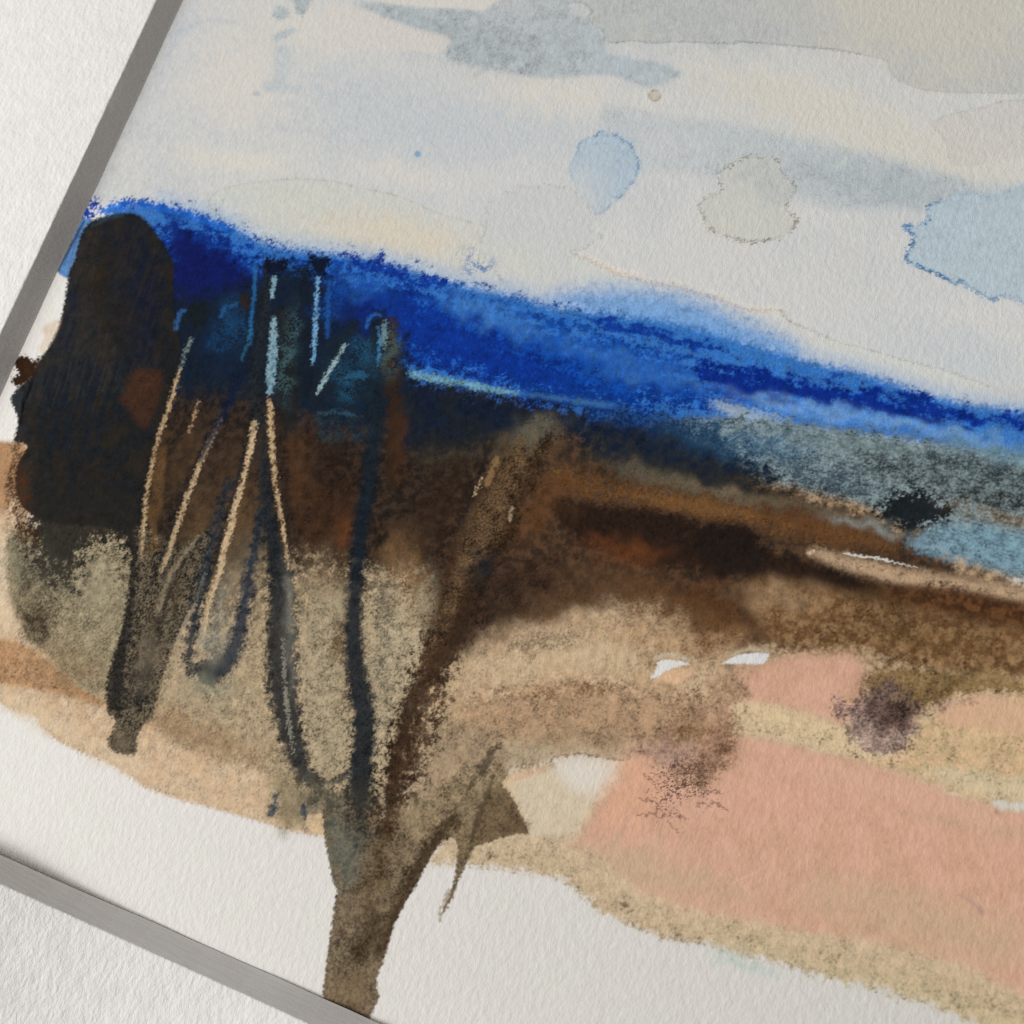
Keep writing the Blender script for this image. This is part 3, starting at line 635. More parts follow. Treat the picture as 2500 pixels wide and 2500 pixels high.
    G([(960, 1430), (1010, 1400), (1060, 1460), (1060, 1560), (1010, 1660), (960, 1780), (930, 1880), (905, 1860), (910, 1700), (900, 1560)], (156, 138, 110), soft=60, dry=.4, op=.9, gran=.3, part='khaki_gap.1')
    F([(940, 1500), (930, 1600), (920, 1700), (950, 1440)], (112, 104, 88), 24, 60, .6, gran=.6)
    F([(960, 1360), (1000, 1380), (1010, 1460)], (128, 92, 58), 30, 70, .55, gran=.45, ang=12)
    F([(1080, 1700), (1090, 1800), (1060, 1900)], (166, 136, 102), 50, 70, .6, gran=.15)
    G([(1000, 1780), (1200, 1780), (1245, 1865), (1225, 1900), (1160, 1960), (1050, 2030), (960, 2000)], (150, 124, 96), soft=24, op=.95, gran=.1)
    # ---------------- black crown ----------------
    CROWN = [(211, 550), (246, 530), (308, 520), (343, 527), (374, 558), (396, 590), (418, 626), (425, 660), (424, 750), (440, 850), (420, 950), (390, 1100), (352, 1220), (330, 1330), (300, 1300), (240, 1285), (170, 1280), (110, 1270), (75, 1255), (50, 1230), (36, 1180), (44, 1130), (66, 1090), (50, 1082), (34, 1076), (44, 1030), (38, 1008), (26, 975), (40, 952), (74, 920), (92, 884), (122, 838), (148, 775), (162, 704), (168, 662), (180, 638), (194, 582)]
    G(CROWN, (38, 34, 30), soft=4, warp=1.2, op=.99, col2=(30, 32, 34), mk='e', part='black_crown', relief=.25)
    # feathered foot of the crown
    G([(80, 1200), (200, 1210), (335, 1220), (335, 1330), (325, 1370), (300, 1335), (250, 1326), (215, 1340), (190, 1390), (165, 1420), (120, 1400), (90, 1370), (70, 1310)], (36, 35, 32), soft=30, dry=.7, op=.95)
    F([(130, 1400), (160, 1420), (100, 1370)], (62, 58, 50), 50, 50, .6, gran=.5)
    F([(50, 1230), (62, 1290), (44, 1180)], (80, 50, 30), 22, 46, .6, gran=.5)
    F([(90, 1490), (100, 1530)], (70, 60, 48), 30, 40, .55, gran=.5)
    S([(45, 1090), (34, 1150), (30, 1220), (50, 1290), (80, 1320)], [6, 8, 8, 10, 10], (60, 40, 26), soft=16, dry=.5, op=.7)
    sv = K.aniso(98, 220, 16, 11)
    def tint(poly, col, op, soft=24, th=0.2):
        P = spline(poly, 5, True); s = K.box(P, soft * 2)
        if s is None:
            return
        sd = K.sd_poly(P, s, 0, 5)
        K.lay(s, sst(.5 - sd / (2 * soft)) * sst((sv[s] - th + 1) / 1.6) * op, col)
    tint([(320, 560), (390, 640), (400, 760), (380, 880), (330, 900), (290, 760), (300, 640)], (18, 28, 46), .6)
    tint([(190, 580), (240, 545), (300, 540), (290, 640), (250, 720), (200, 720), (180, 660)], (42, 34, 26), .8)
    tint([(230, 700), (290, 690), (330, 780), (310, 860), (240, 860)], (38, 34, 28), .7)
    tint([(170, 680), (190, 760), (180, 860), (150, 840), (165, 740)], (18, 30, 50), .6, 12)
    tint([(110, 900), (280, 880), (300, 1000), (200, 1100), (90, 1060)], (25, 32, 40), .8)
    S([(300, 524), (260, 534), (225, 552)], [4, 5, 4], (44, 66, 76), soft=5, op=.6)
    G([(326, 909), (350, 900), (396, 913), (389, 970), (370, 1023), (352, 1046), (336, 1030), (317, 1005), (297, 972)], (70, 44, 30), soft=10, warp=2, op=.7, dry=.5, part='rust_patch')
    # brown ragged fringe, little cream stain and raised wet-looking paint at the edge
    G([(36, 876), (60, 868), (80, 880), (96, 872), (90, 900), (70, 930), (40, 944), (28, 925), (46, 912), (36, 896)], (52, 33, 20), soft=4, dry=.25, warp=2.2, part='brown_fringe', relief=.1)
    G([(104, 800), (128, 786), (146, 782), (132, 820), (104, 862), (96, 850), (110, 826)], (214, 194, 170), soft=8, op=.8)
    S([(50, 950), (44, 975), (48, 1000)], [10, 12, 8], (46, 50, 54), soft=6, op=.7, relief=1.0, part='raised_paint_ridge')
    S([(70, 938), (62, 962), (52, 990), (46, 1030)], [4, 5, 5, 5], (36, 40, 44), soft=4, op=.7, relief=.8)
    S([(80, 930), (76, 950), (66, 970)], [3, 3, 2], (22, 24, 26), soft=3, op=.8, relief=-.4)
    # ---------------- lower limbs: left stump ----------------
    STUMP = [(330, 1290), (360, 1300), (400, 1330), (440, 1330), (520, 1290), (500, 1400), (450, 1520), (400, 1650), (376, 1748), (352, 1770), (340, 1796), (331, 1843), (300, 1842), (282, 1839), (266, 1826), (262, 1804), (277, 1774), (277, 1757), (261, 1735), (262, 1650), (290, 1560), (312, 1450)]
    K.clip(STUMP, 5, 2, True)
    G(STUMP, (92, 82, 66), soft=9, warp=2, gran=.22, op=.95, col2=(40, 38, 34), mk='g', mlo=-1.2, mhi=1.6, part='left_stump')
    S([(328, 1330), (318, 1420), (304, 1540), (284, 1640), (280, 1720)], [18, 18, 22, 26, 24], (34, 33, 32), soft=16, dry=.35, gran=.12, op=.85, part='branch_stroke')
    S([(420, 1400), (390, 1500), (360, 1620), (340, 1720)], [8, 9, 10, 12], (48, 46, 42), soft=12, dry=.4, gran=.3, op=.75)
    F([(320, 1700), (330, 1650)], (44, 42, 40), 30, 30, .7, gran=.5)
    F([(300, 1810)], (104, 94, 74), 34, 30, .8, gran=.2)
    F([(380, 1600), (350, 1600)], (118, 104, 84), 16, 60, .55, gran=.5, ang=16)
    F([(430, 1420), (400, 1480)], (96, 80, 60), 20, 60, .5, gran=.5, ang=20)
    K.clip()
    # loop stroke
    S([(560, 1180), (540, 1240), (518, 1330), (492, 1430), (472, 1530), (462, 1600), (470, 1640)], [8, 12, 14, 14, 15, 13, 12], (36, 44, 52), soft=14, dry=.4, gran=.2, op=.88, part='branch_stroke.1')
    S([(640, 1250), (620, 1340), (600, 1460), (580, 1560), (550, 1620), (512, 1652)], [9, 12, 17, 21, 23, 21], (28, 42, 56), soft=13, dry=.3, gran=.15, op=.9, part='branch_stroke.2')
    G([(480, 1620), (510, 1610), (550, 1610), (540, 1650), (510, 1672), (482, 1664)], (36, 42, 46), soft=9, dry=.3, op=.9)
    F([(500, 1680), (530, 1690)], (128, 126, 108), 44, 30, .6, gran=.3)
    F([(530, 1540), (540, 1470), (525, 1590)], (124, 120, 106), 22, 50, .75, gran=.35, ang=12)
    # ---------------- central trunk limbs ----------------
    dk = (27, 34, 40)
    S([(655, 640), (650, 700), (645, 780), (632, 850), (622, 950), (634, 1045), (642, 1133), (648, 1221), (664, 1309), (680, 1397), (686, 1485), (684, 1573), (688, 1661), (697, 1720), (712, 1800), (732, 1868), (760, 1905)], [10, 12, 14, 14, 14, 15, 16, 18, 22, 28, 34, 38, 38, 36, 32, 26, 20], dk, soft=16, dry=.35, gran=.16, op=.93, col2=(36, 40, 42), mk='c', part='branch_stroke.3')
    S([(690, 770), (700, 860), (704, 960), (700, 1040)], [20, 24, 26, 20], (30, 32, 32), soft=10, dry=.3, op=.85)
    S([(744, 660), (742, 740), (744, 830), (748, 900), (750, 960)], [12, 16, 18, 16, 10], (22, 30, 40), soft=8, dry=.2, op=.92, part='branch_stroke.4')
    G([(642, 632), (670, 634), (700, 634), (696, 655), (684, 672), (662, 672), (650, 655)], (12, 24, 40), soft=6, dry=.3, warp=3, part='branch_cap')
    G([(752, 622), (780, 626), (806, 630), (800, 655), (786, 674), (770, 670), (758, 648)], (14, 26, 42), soft=6, dry=.3, warp=3, part='branch_cap.1')
    F([(700, 1440), (706, 1560), (712, 1640)], (108, 106, 98), 12, 70, .6, gran=.6)
    S([(864, 796), (830, 840), (795, 900), (770, 960)], [18, 16, 16, 10], (26, 34, 42), soft=9, dry=.25, op=.9, part='branch_stroke.5')
    S([(925, 770), (912, 830), (909, 935), (913, 1023), (909, 1111), (897, 1199), (880, 1287), (869, 1397), (864, 1485), (864, 1573), (874, 1665), (888, 1740), (886, 1830), (880, 1900), (880, 1980)], [12, 15, 17, 20, 20, 20, 20, 20, 21, 24, 27, 28, 28, 30, 24], (25, 33, 40), soft=12, dry=.22, gran=.06, op=.95, part='branch_stroke.6')
    S([(950, 790), (955, 870), (960, 960), (965, 1040), (960, 1120), (950, 1200)], [16, 20, 20, 18, 14, 8], (34, 32, 29), soft=12, dry=.3, op=.85, col2=(54, 38, 26), mk='d', part='branch_stroke.7')
    F([(975, 1050), (968, 1110)], (72, 46, 28), 18, 60, .6, gran=.4)
    # cradle between the two limbs
    S([(735, 1868), (765, 1900), (800, 1912), (835, 1902), (865, 1870)], [9, 10, 10, 10, 12], (48, 50, 50), soft=10, dry=.4, gran=.3, op=.8)
    # ---------------- right diagonal limb ----------------
    G([(1330, 1020), (1370, 1050), (1360, 1090), (1290, 1200), (1250, 1300), (1180, 1400), (1120, 1520), (1060, 1640), (1020, 1600), (1080, 1450), (1130, 1300), (1180, 1200), (1240, 1090), (1280, 1040)], (100, 78, 54), soft=22, dry=.4, op=.8, gran=.3, col2=(70, 54, 40), mk='b', part='right_limb_wash')
    F([(1290, 1060), (1330, 1040)], (96, 96, 84), 46, 30, .6, gran=.6)
    S([(1345, 1050), (1330, 1090), (1302, 1155), (1262, 1235), (1240, 1310), (1190, 1380), (1150, 1455), (1118, 1545), (1074, 1617), (1030, 1670), (1000, 1735), (978, 1826), (962, 1914), (948, 2000), (938, 2050)], [8, 14, 16, 16, 18, 26, 30, 28, 28, 30, 30, 28, 28, 24, 16], (42, 33, 26), soft=20, dry=.3, gran=.12, op=.9, col2=(52, 36, 24), mk='c', part='branch_stroke.8')
    S([(1200, 1080), (1180, 1130), (1160, 1190), (1130, 1260)], [10, 8, 6, 4], (34, 30, 28), soft=8, dry=.3, op=.75)
    F([(1180, 1370), (1170, 1400)], (38, 40, 42), 26, 30, .7)
    S([(1120, 1480), (1078, 1580), (1045, 1680), (1016, 1780), (990, 1880), (970, 1960)], [20, 34, 38, 40, 36, 26], (64, 47, 35), soft=28, dry=.8, op=.8, gran=.15, fade=(.15, .15))
    S([(1050, 1560), (1030, 1640), (1080, 1690), (1060, 1760)], [8, 12, 10, 6], (64, 46, 32), soft=16, dry=.4, gran=.3, op=.6)
    S([(1110, 1330), (1090, 1420), (1070, 1500)], [7, 8, 6], (60, 42, 30), soft=10, dry=.3, op=.7)
    # ---------------- trunk ----------------
    TRUNK = [(788, 1960), (788, 2015), (792, 2046), (805, 2112), (814, 2156), (823, 2174), (814, 2222), (805, 2288), (796, 2354), (789, 2416), (790, 2480), (800, 2520), (900, 2520), (905, 2478), (915, 2460), (926, 2434), (921, 2407), (918, 2389), (935, 2352), (948, 2310), (961, 2259), (988, 2209), (1014, 2165), (1049, 2099), (1071, 2064), (1085, 2052), (1107, 2044), (1118, 2064), (1115, 2103), (1107, 2156), (1089, 2200), (1078, 2222), (1076, 2240), (1086, 2225), (1107, 2190), (1120, 2150), (1138, 2110), (1160, 2066), (1200, 2056), (1216, 2046), (1240, 2042), (1262, 2034), (1291, 2037), (1280, 2008), (1268, 1985), (1258, 1958), (1240, 1930), (1223, 1914), (1246, 1880), (1210, 1860), (1120, 1880), (1040, 1960), (960, 1900), (880, 1900), (820, 1900)]
    K.clip(TRUNK, 3.0, 1.4)
    G([(700, 1960), (800, 1935), (900, 1945), (1000, 1950), (1120, 1900), (1260, 1860), (1400, 1900), (1400, 2600), (700, 2600)], (114, 96, 72), soft=46, dry=.5, smooth=False, gran=.14, op=.97, col2=(94, 80, 60), mk='g')
    K.clip()
    G(TRUNK, (114, 96, 72), soft=3, warp=1.4, smooth=False, op=0.0, part='tree_trunk')
    S([(874, 1700), (888, 1780), (886, 1860), (880, 1930), (882, 1990), (878, 2020)], [22, 26, 26, 26, 18, 8], (38, 41, 42), soft=20, dry=.8, gran=.2, op=.72, fade=(.15, .3))
    S([(1010, 1710), (985, 1800), (968, 1880), (954, 1960), (942, 2040), (930, 2090)], [22, 26, 26, 24, 18, 8], (58, 42, 30), soft=20, dry=.7, op=.8, gran=.15, fade=(.2, .3))
    S([(742, 1895), (775, 1925), (820, 1945), (850, 1985)], [14, 18, 20, 14], (66, 64, 56), soft=18, dry=.6, gran=.15, op=.7, fade=(.2, .4))
    K.clip(TRUNK, 3.2)
    G([(1110, 1880), (1180, 1840), (1240, 1850), (1250, 1880), (1180, 1960), (1120, 2030), (1060, 2050), (1000, 2060), (960, 2000), (1000, 1960)], (138, 116, 88), soft=24, op=.8, gran=.18, part='khaki_gap.2')
    F([(830, 2090), (850, 2130), (870, 2060), (820, 2030)], (94, 96, 86), 30, 56, .75, gran=.25)
    S([(1110, 2000), (1080, 2030), (1050, 2075), (1010, 2140), (975, 2210), (950, 2270), (930, 2320)], [18, 22, 20, 20, 18, 18, 14], (62, 48, 33), soft=18, dry=.2, gran=.1, op=.85, part='trunk_shadow_stroke')  # dark brown pigment down the right edge of the trunk
    F([(900, 2290), (885, 2320), (920, 2250)], (62, 48, 34), 34, 36, .75, gran=.15)
    F([(960, 2000), (930, 2060), (920, 2120)], (66, 48, 32), 26, 60, .65, gran=.3, ang=15)
    F([(880, 1960), (885, 2000)], (46, 46, 42), 30, 60, .75, gran=.3)
    F([(860, 2400), (850, 2450)], (118, 98, 72), 50, 40, .6, gran=.1)
    F([(930, 2160), (890, 2200)], (102, 84, 60), 34, 46, .5, gran=.2)
    K.clip()
    F([(730, 1950), (720, 1990), (700, 1930)], (126, 112, 86), 44, 40, .7, gran=.15)
    F([(800, 1950), (780, 1960)], (84, 80, 68), 40, 34, .7, gran=.3)
    S([(676, 1944), (668, 1970), (664, 1992)], [6, 8, 7], (40, 60, 78), soft=7, dry=.4, op=.85)
    S([(744, 1975), (742, 1990)], [8, 7], (44, 62, 82), soft=7, dry=.4, op=.8)
    S([(746, 1895), (748, 1915)], [5, 4], (40, 56, 76), soft=6, dry=.4, op=.7)
    G([(749, 1990), (786, 1986), (788, 2036), (752, 2028)], (206, 178, 142), soft=4, op=.9, smooth=False)
    K.clip()
    # small spur and its pencil-like strokes
    G([(1223, 1914), (1240, 1930), (1258, 1958), (1268, 1985), (1280, 2008), (1291, 2037), (1262, 2034), (1216, 2046), (1160, 2062), (1160, 2000), (1190, 1930)], (104, 86, 64), soft=5, warp=1.3, smooth=False, op=.75, gran=.1, part='spur_wash')
    F([(1260, 2020)], (80, 64, 46), 26, 16, .6)
    S([(1222, 1815), (1200, 1840), (1185, 1870), (1178, 1885)], [4, 12, 13, 9], (66, 56, 46), soft=9, dry=.3, op=.8, part='branch_stroke.9')
    S([(1165, 1890), (1140, 1935), (1118, 1965)], [4, 4, 3], (70, 58, 44), soft=6, dry=.3, op=.7)
    S([(1204, 1892), (1196, 1930), (1176, 1975), (1160, 2020), (1150, 2056)], [3, 5, 8, 8, 6], (66, 54, 42), soft=5, dry=.25, op=.8, part='branch_stroke.10')
    F([(1140, 1980), (1175, 1930)], (128, 112, 84), 20, 40, .5)
    S([(1094, 2180), (1086, 2200), (1074, 2226), (1076, 2250)], [8, 5, 2, .6], (150, 130, 104), soft=4, dry=.5, op=.7)
    # thin teal scumble between the upper twigs
    F([(880, 850), (830, 905), (850, 960), (900, 880)], (40, 88, 118), 40, 32, .4, gran=1.1)
    F([(540, 830), (580, 800), (560, 770)], (28, 74, 116), 28, 40, .45, gran=1.0)
    F([(700, 870), (694, 940), (715, 800)], (78, 112, 118), 18, 46, .4, gran=1.2)
    F([(960, 830), (950, 880)], (84, 104, 100), 18, 40, .4, gran=1.2)
    F([(800, 760), (840, 720), (870, 700)], (24, 88, 172), 34, 22, .4, gran=1.0)
    F([(800, 1030), (850, 1060)], (56, 82, 92), 60, 20, .35, gran=1.2)
    # dark paint pushed aside by the scratching tool
    for ln, w, c in (([(432, 900), (404, 985), (376, 1070), (358, 1150), (344, 1230), (336, 1320)], [6, 8, 8, 9, 9, 10], (30, 29, 28)),
                     ([(526, 1030), (492, 1100), (462, 1170), (436, 1240), (412, 1310), (384, 1390), (360, 1460)], [5, 8, 9, 9, 9, 9, 9], (34, 32, 32)),
                     ([(494, 1300), (462, 1350), (432, 1400), (412, 1450), (396, 1520), (380, 1600)], [5, 6, 7, 7, 8, 8], (40, 38, 35)),
                     ([(608, 1040), (598, 1100), (580, 1170), (556, 1250), (538, 1320), (520, 1390), (500, 1450)], [7, 8, 8, 8, 8, 7, 6], (34, 35, 38)),
                     ([(634, 1040), (628, 1120), (612, 1200), (596, 1280)], [7, 7, 6, 4], (60, 46, 36)),
                     ([(676, 980), (684, 1080), (694, 1180), (708, 1280), (716, 1370)], [10, 12, 12, 12, 10], (46, 36, 30)),
                     ([(760, 1000), (764, 1100), (752, 1200), (744, 1300)], [10, 12, 10, 8], (52, 38, 30))):
        S(ln, w, c, soft=9, dry=.4, op=.7, gran=.15, fade=(.1, .15))
    # ---------------- scratched light lines ----------------
    gold = (190, 154, 114); pale = (206, 184, 150); ice = (136, 168, 182)
    L = dict(soft=4.2, dry=.4, warp=1.6, patchy=.35)
    S([(466, 829), (452, 862), (440, 900)], [4, 4, 3], (120, 136, 130), op=.8, part='scratched_line', **L)
    S([(440, 895), (428, 940), (414, 988), (400, 1030), (387, 1067), (376, 1110), (370, 1142), (362, 1180), (356, 1221), (352, 1270), (348, 1309), (344, 1362)], [2.5, 4, 4.5, 4, 4.5, 3, 5, 4, 5, 4, 4.5, 3], gold, op=.92, part='scratched_line.1', relief=-.25, **L)
    F([(392, 1100), (385, 1150), (380, 1230), (375, 1300)], (112, 82, 50), 12, 60, .5, gran=.7, ang=8)
    S([(540, 1020), (523, 1056), (506, 1092), (490, 1128), (475, 1168), (462, 1200), (449, 1234), (438, 1268), (427, 1300), (415, 1340), (402, 1372), (392, 1397)], [2, 4, 5, 4.5, 5, 5, 6, 6, 5.5, 6, 5, 2], (186, 154, 116), op=.92, part='scratched_line.2', relief=-.25, **L)
    S([(484, 979), (474, 1015), (462, 1054)], [2, 3, 1.5], (186, 144, 104), op=.85, part='scratched_line.3', **L)
    S([(484, 1309), (465, 1335), (446, 1358), (430, 1385), (418, 1400), (405, 1432), (394, 1465), (383, 1500)], [2, 4, 4, 5, 5, 5, 6, 4], (150, 130, 104), op=.7, part='scratched_line.4', **L)
    S([(476, 1476), (462, 1503), (449, 1529), (431, 1569)], [3, 3.5, 3, 1.5], (158, 142, 118), op=.8, part='scratched_line.5', **L)
    S([(500, 1400), (488, 1440), (478, 1470)], [2, 2.5, 2], (128, 124, 110), op=.6, **L)
    S([(622, 1034), (616, 1065), (611, 1100), (603, 1135), (594, 1168), (583, 1210), (572, 1247), (563, 1285), (554, 1318), (545, 1355), (537, 1388), (525, 1425), (515, 1454), (506, 1494), (497, 1547)], [7, 7, 7, 5, 5, 6, 7, 8, 8, 8, 7, 7, 6, 5, 3], (196, 162, 122), op=.93, col2=(206, 180, 142), mk='d', part='scratched_line.6', relief=-.25, **L)
    S([(498, 1520), (494, 1560), (492, 1580)], [4, 6, 4], (176, 166, 146), op=.65, soft=6, dry=.4)
    S([(669, 680), (666, 702), (664, 724)], [5, 5, 4], (134, 172, 188), op=.9, part='scratched_line.7', **L)
    S([(668, 778), (668, 810), (667, 840), (664, 880), (662, 920), (658, 958)], [5, 8, 10, 11, 11, 7], (122, 160, 178), op=.92, col2=(140, 168, 176), mk='d', part='scratched_line.8', **L)
    S([(656, 972), (660, 1005), (661, 1036), (662, 1070), (665, 1107), (669, 1150), (674, 1190), (680, 1228), (687, 1265), (693, 1310), (700, 1353), (704, 1388)], [4, 7, 7, 6, 6, 5, 5, 4.5, 4.5, 4, 3, 2], (184, 146, 106), op=.93, col2=(196, 160, 118), mk='c', part='scratched_line.9', relief=-.25, **L)
    S([(690, 1560), (694, 1640), (698, 1700), (706, 1770), (716, 1840)], [2, 3, 4, 4, 3], (150, 142, 126), op=.7, soft=3.5, dry=.55, warp=2.5, part='scratched_line.10')
    S([(706, 1420), (708, 1480), (706, 1540)], [5, 6, 5], (130, 126, 114), op=.55, soft=6, dry=.6)
    S([(776, 680), (772, 740), (769, 800), (766, 850), (763, 890)], [3.5, 4.5, 5, 4.5, 3], (116, 168, 206), op=.92, part='scratched_line.11', **L)
    S([(842, 842), (824, 874), (805, 904), (788, 935), (775, 960)], [3, 5, 4.5, 4, 2], (152, 180, 184), op=.9, part='scratched_line.12', **L)
    S([(942, 790), (938, 815), (935, 850)], [5, 7, 5], (122, 156, 166), op=.6, soft=6, dry=.6, warp=2)
    S([(893, 800), (900, 780), (915, 768), (928, 770)], [3, 4, 4, 3], (44, 108, 180), op=.7, soft=5, dry=.4, part='scratched_line.13')
    S([(924, 800), (926, 860), (922, 890)], [2, 3, 2], (70, 130, 176), op=.7, **L)
    S([(430, 800), (436, 770), (450, 758)], [4, 4, 4], (56, 104, 160), op=.65, soft=6, dry=.5)
    S([(540, 770), (552, 750), (580, 742)], [4, 4, 3], (40, 96, 150), op=.6, soft=6, dry=.5)
    S([(610, 840), (615, 770), (622, 700), (622, 650)], [3, 4, 4, 4], (44, 110, 170), op=.6, soft=5, dry=.5)
    S([(590, 880), (606, 830), (612, 800)], [2, 3, 2], (50, 110, 140), op=.6, soft=4, dry=.5)
    S([(804, 690), (800, 760), (800, 820)], [4, 5, 4], (34, 96, 176), op=.55, soft=7, dry=.5)
    G([(585, 725), (606, 720), (612, 745), (596, 758)], (44, 34, 26), soft=5, op=.7, warp=2)
    G([(462, 745), (490, 735), (508, 752), (500, 790), (470, 790)], (24, 30, 30), soft=9, op=.8, dry=.3)
    S([(590, 900), (570, 960), (540, 1020), (510, 1080), (490, 1120)], [12, 12, 9, 7, 4], (18, 30, 50), soft=8, dry=.25, op=.85, part='branch_stroke.11')
    S([(1006, 912), (1050, 922), (1089, 928), (1133, 936), (1177, 946), (1225, 955), (1265, 960)], [8, 9, 9, 8, 7, 6, 4], (104, 150, 168), op=.88, soft=6, dry=.45, warp=2, gran=.2, part='scratched_line.14')
    S([(1260, 958), (1310, 965), (1360, 972), (1450, 985), (1500, 990)], [4, 3, 5, 6, 3], (64, 112, 162), op=.7, soft=7, dry=.6)
    S([(835, 925), (860, 920), (890, 915)], [5, 9, 7], (44, 96, 130), op=.6, soft=9, dry=.6)
    S([(780, 1010), (830, 1005), (880, 1020)], [3, 3, 3], (60, 96, 116), op=.5, soft=6, dry=.7)
    S([(1176, 1165), (1168, 1185), (1158, 1210)], [2, 3, 1.5], (208, 178, 142), op=.9, part='scratched_line.15', **L)
    S([(1215, 1120), (1200, 1150), (1188, 1180)], [5, 7, 4], (160, 118, 74), op=.6, soft=7, dry=.6)
    S([(1250, 1240), (1244, 1270)], [2.5, 1.5], (190, 168, 140), op=.6, **L)
    # ---------------- specks ----------------
    for u, v, r, c, o in ((1322, 672, 3, (40, 40, 48), .9), (1391, 536, 2.4, (60, 60, 66), .8), (1371, 549, 2, (90, 90, 92), .8), (1357, 561, 2, (80, 80, 84), .8), (1386, 527, 1.8, (90, 90, 90), .7), (1953, 151, 3, (120, 112, 108), .7),
                          (2358, 592, 2, (60, 80, 90), .8), (1095, 599, 2, (80, 100, 130), .8), (951, 528, 2, (150, 120, 100), .8), (350, 2047, 3, (110, 106, 96), .8), (407, 2108, 2, (130, 126, 116), .8), (315, 2048, 2, (140, 136, 128), .6),
                          (2018, 1954, 2.5, (130, 88, 76), .8), (2370, 2200, 3, (130, 110, 110), .7), (1120, 535, 2, (150, 140, 130), .6)):
        G([(u - r, v), (u, v - r), (u + r, v), (u, v + r)], c, soft=1.8, op=o)
    G([(1512, 2204), (1527, 2202), (1540, 2209), (1534, 2216), (1518, 2214)], (128, 98, 80), soft=3, op=.85, part='brown_paint_dot')
    S([(2340, 2185), (2370, 2200), (2398, 2226)], [1, 2, 7], (150, 122, 118), soft=8, op=.55)
    G([(2428, 1975), (2436, 1980), (2440, 1992), (2432, 1990)], (140, 112, 92), soft=3, op=.7)
    F([(1150, 640), (1160, 660), (1180, 650)], (70, 120, 185), 26, 26, .35, gran=1.6)
    S([(1787, 2158), (1812, 2144), (1850, 2130)], 1.2, (214, 180, 152), soft=2, op=.7)
    S([(2102, 2125), (2106, 2145), (2116, 2160)], 1.2, (214, 178, 150), soft=2, op=.6)
    # pigment settles in the valleys of the sheet: density varies with the amount laid down
    D = -np.log(np.clip(K.R, .002, .98) / .80)
    t = np.clip(D.mean(2) / .35, 0, 1)[..., None]
    Dm = np.minimum(D.mean(2), .9)
    Dm = np.where((K.lab == K.part('pink_field')) | (K.lab == K.part('pink_upper_strip')), .35 * Dm, Dm)      # body colour: lies smooth
    K.R = (.80 * np.exp(-D - (Dm * t[..., 0] * (.12 * N['k'] + .07 * N['d'] + .10 * N['r'] - .05))[..., None])).astype(np.float32)
    land = K.part('dark_brown_land'); K.lab[(K.lab == land) & (K.U < 1000)] = K.part('dark_underwash')

HOSTS = {
    'sky_wash': ('grey_cloud_wash', 'blue_grey_cloud', 'grey_brush_dab', 'lilac_cloud_wash', 'blue_grey_streak', 'tan_ring_stain', 'blue_blot_stain', 'blue_drop_stain',
                 'blue_paint_dot', 'tan_paint_dot', 'pale_oval_wash', 'pale_jagged_wash', 'horizon_pale_wash'),
    'tree_trunk': ('black_crown', 'rust_patch', 'brown_fringe', 'raised_paint_ridge', 'left_stump', 'branch_stroke', 'branch_cap', 'scratched_line', 'right_limb_wash',
                   'trunk_shadow_stroke', 'spur_wash', 'navy_crown_wash', 'khaki_gap', 'dark_underwash'),
    'slate_shore_band': ('dark_slate_blot', 'pale_teal_pool', 'slate_shadow_rim'),
    'dark_brown_land': ('dun_strip', 'bare_paper_line', 'dark_brown_clump', 'brown_shadow_streak', 'olive_brown_wash'),
    'pink_field': ('cream_strip', 'pink_upper_strip', 'umber_feathered_bloom', 'purple_brown_bloom', 'olive_bloom', 'brown_paint_dot'),
    'tan_ground_wash': ('umber_ground_wash', 'bare_paper_chip'),
    'peach_wash': ('orange_brown_wash', 'khaki_wash', 'grey_green_oval'),
}
LABELS = {
    'black_crown': 'thick brown-black rounded tree crown beside the mount',
    'blue_horizon_band': 'granulated cobalt blue band across the sheet',
    'pink_field': 'smooth salmon pink ground',
    'blue_blot_stain': 'pale blue water blot with a jagged dark blue rim',
    'blue_drop_stain': 'small pale blue drop with a darker rim',
    'tan_ring_stain': 'grey-tan water stain with a thin brown rim',
    'dark_slate_blot': 'dark feathered blot in the slate band',
    'bare_paper': 'unpainted white paper margin',
    'raised_paint_ridge': 'glossy raised black paint at the edge of the crown',
}
# ------------------------------------------------------------------ materials
def nodes_of(name):
    m = bpy.data.materials.new(name); m.use_nodes = True
    nt = m.node_tree
    b = nt.nodes['Principled BSDF']
    tc = nt.nodes.new('ShaderNodeTexCoord')
    return m, nt, b, tc

def mapped(nt, tc, scale, rz=0.0):
    mp = nt.nodes.new('ShaderNodeMapping')
    nt.links.new(tc.outputs['Object'], mp.inputs['Vector'])
    mp.inputs['Scale'].default_value = scale
    mp.inputs['Rotation'].default_value = (0, 0, rz)
    return mp.outputs['Vector']

def noise(nt, vec, scale, detail=3.0, rough=0.55):
    n = nt.nodes.new('ShaderNodeTexNoise')
    nt.links.new(vec, n.inputs['Vector'])
    n.inputs['Scale'].default_value = scale; n.inputs['Detail'].default_value = detail; n.inputs['Roughness'].default_value = rough
    return n.outputs['Fac']

def math_n(nt, op, a, b):
    n = nt.nodes.new('ShaderNodeMath'); n.operation = op
    for i, q in enumerate((a, b)):
        if isinstance(q, (int, float)):
            n.inputs[i].default_value = q
        else:
            nt.links.new(q, n.inputs[i])
    return n.outputs[0]

def bump(nt, h, dist, strength=1.0, prev=None):
    n = nt.nodes.new('ShaderNodeBump')
    n.inputs['Distance'].default_value = dist; n.inputs['Strength'].default_value = strength
    nt.links.new(h, n.inputs['Height'])
    if prev is not None:
        nt.links.new(prev, n.inputs['Normal'])
    return n.outputs['Normal']

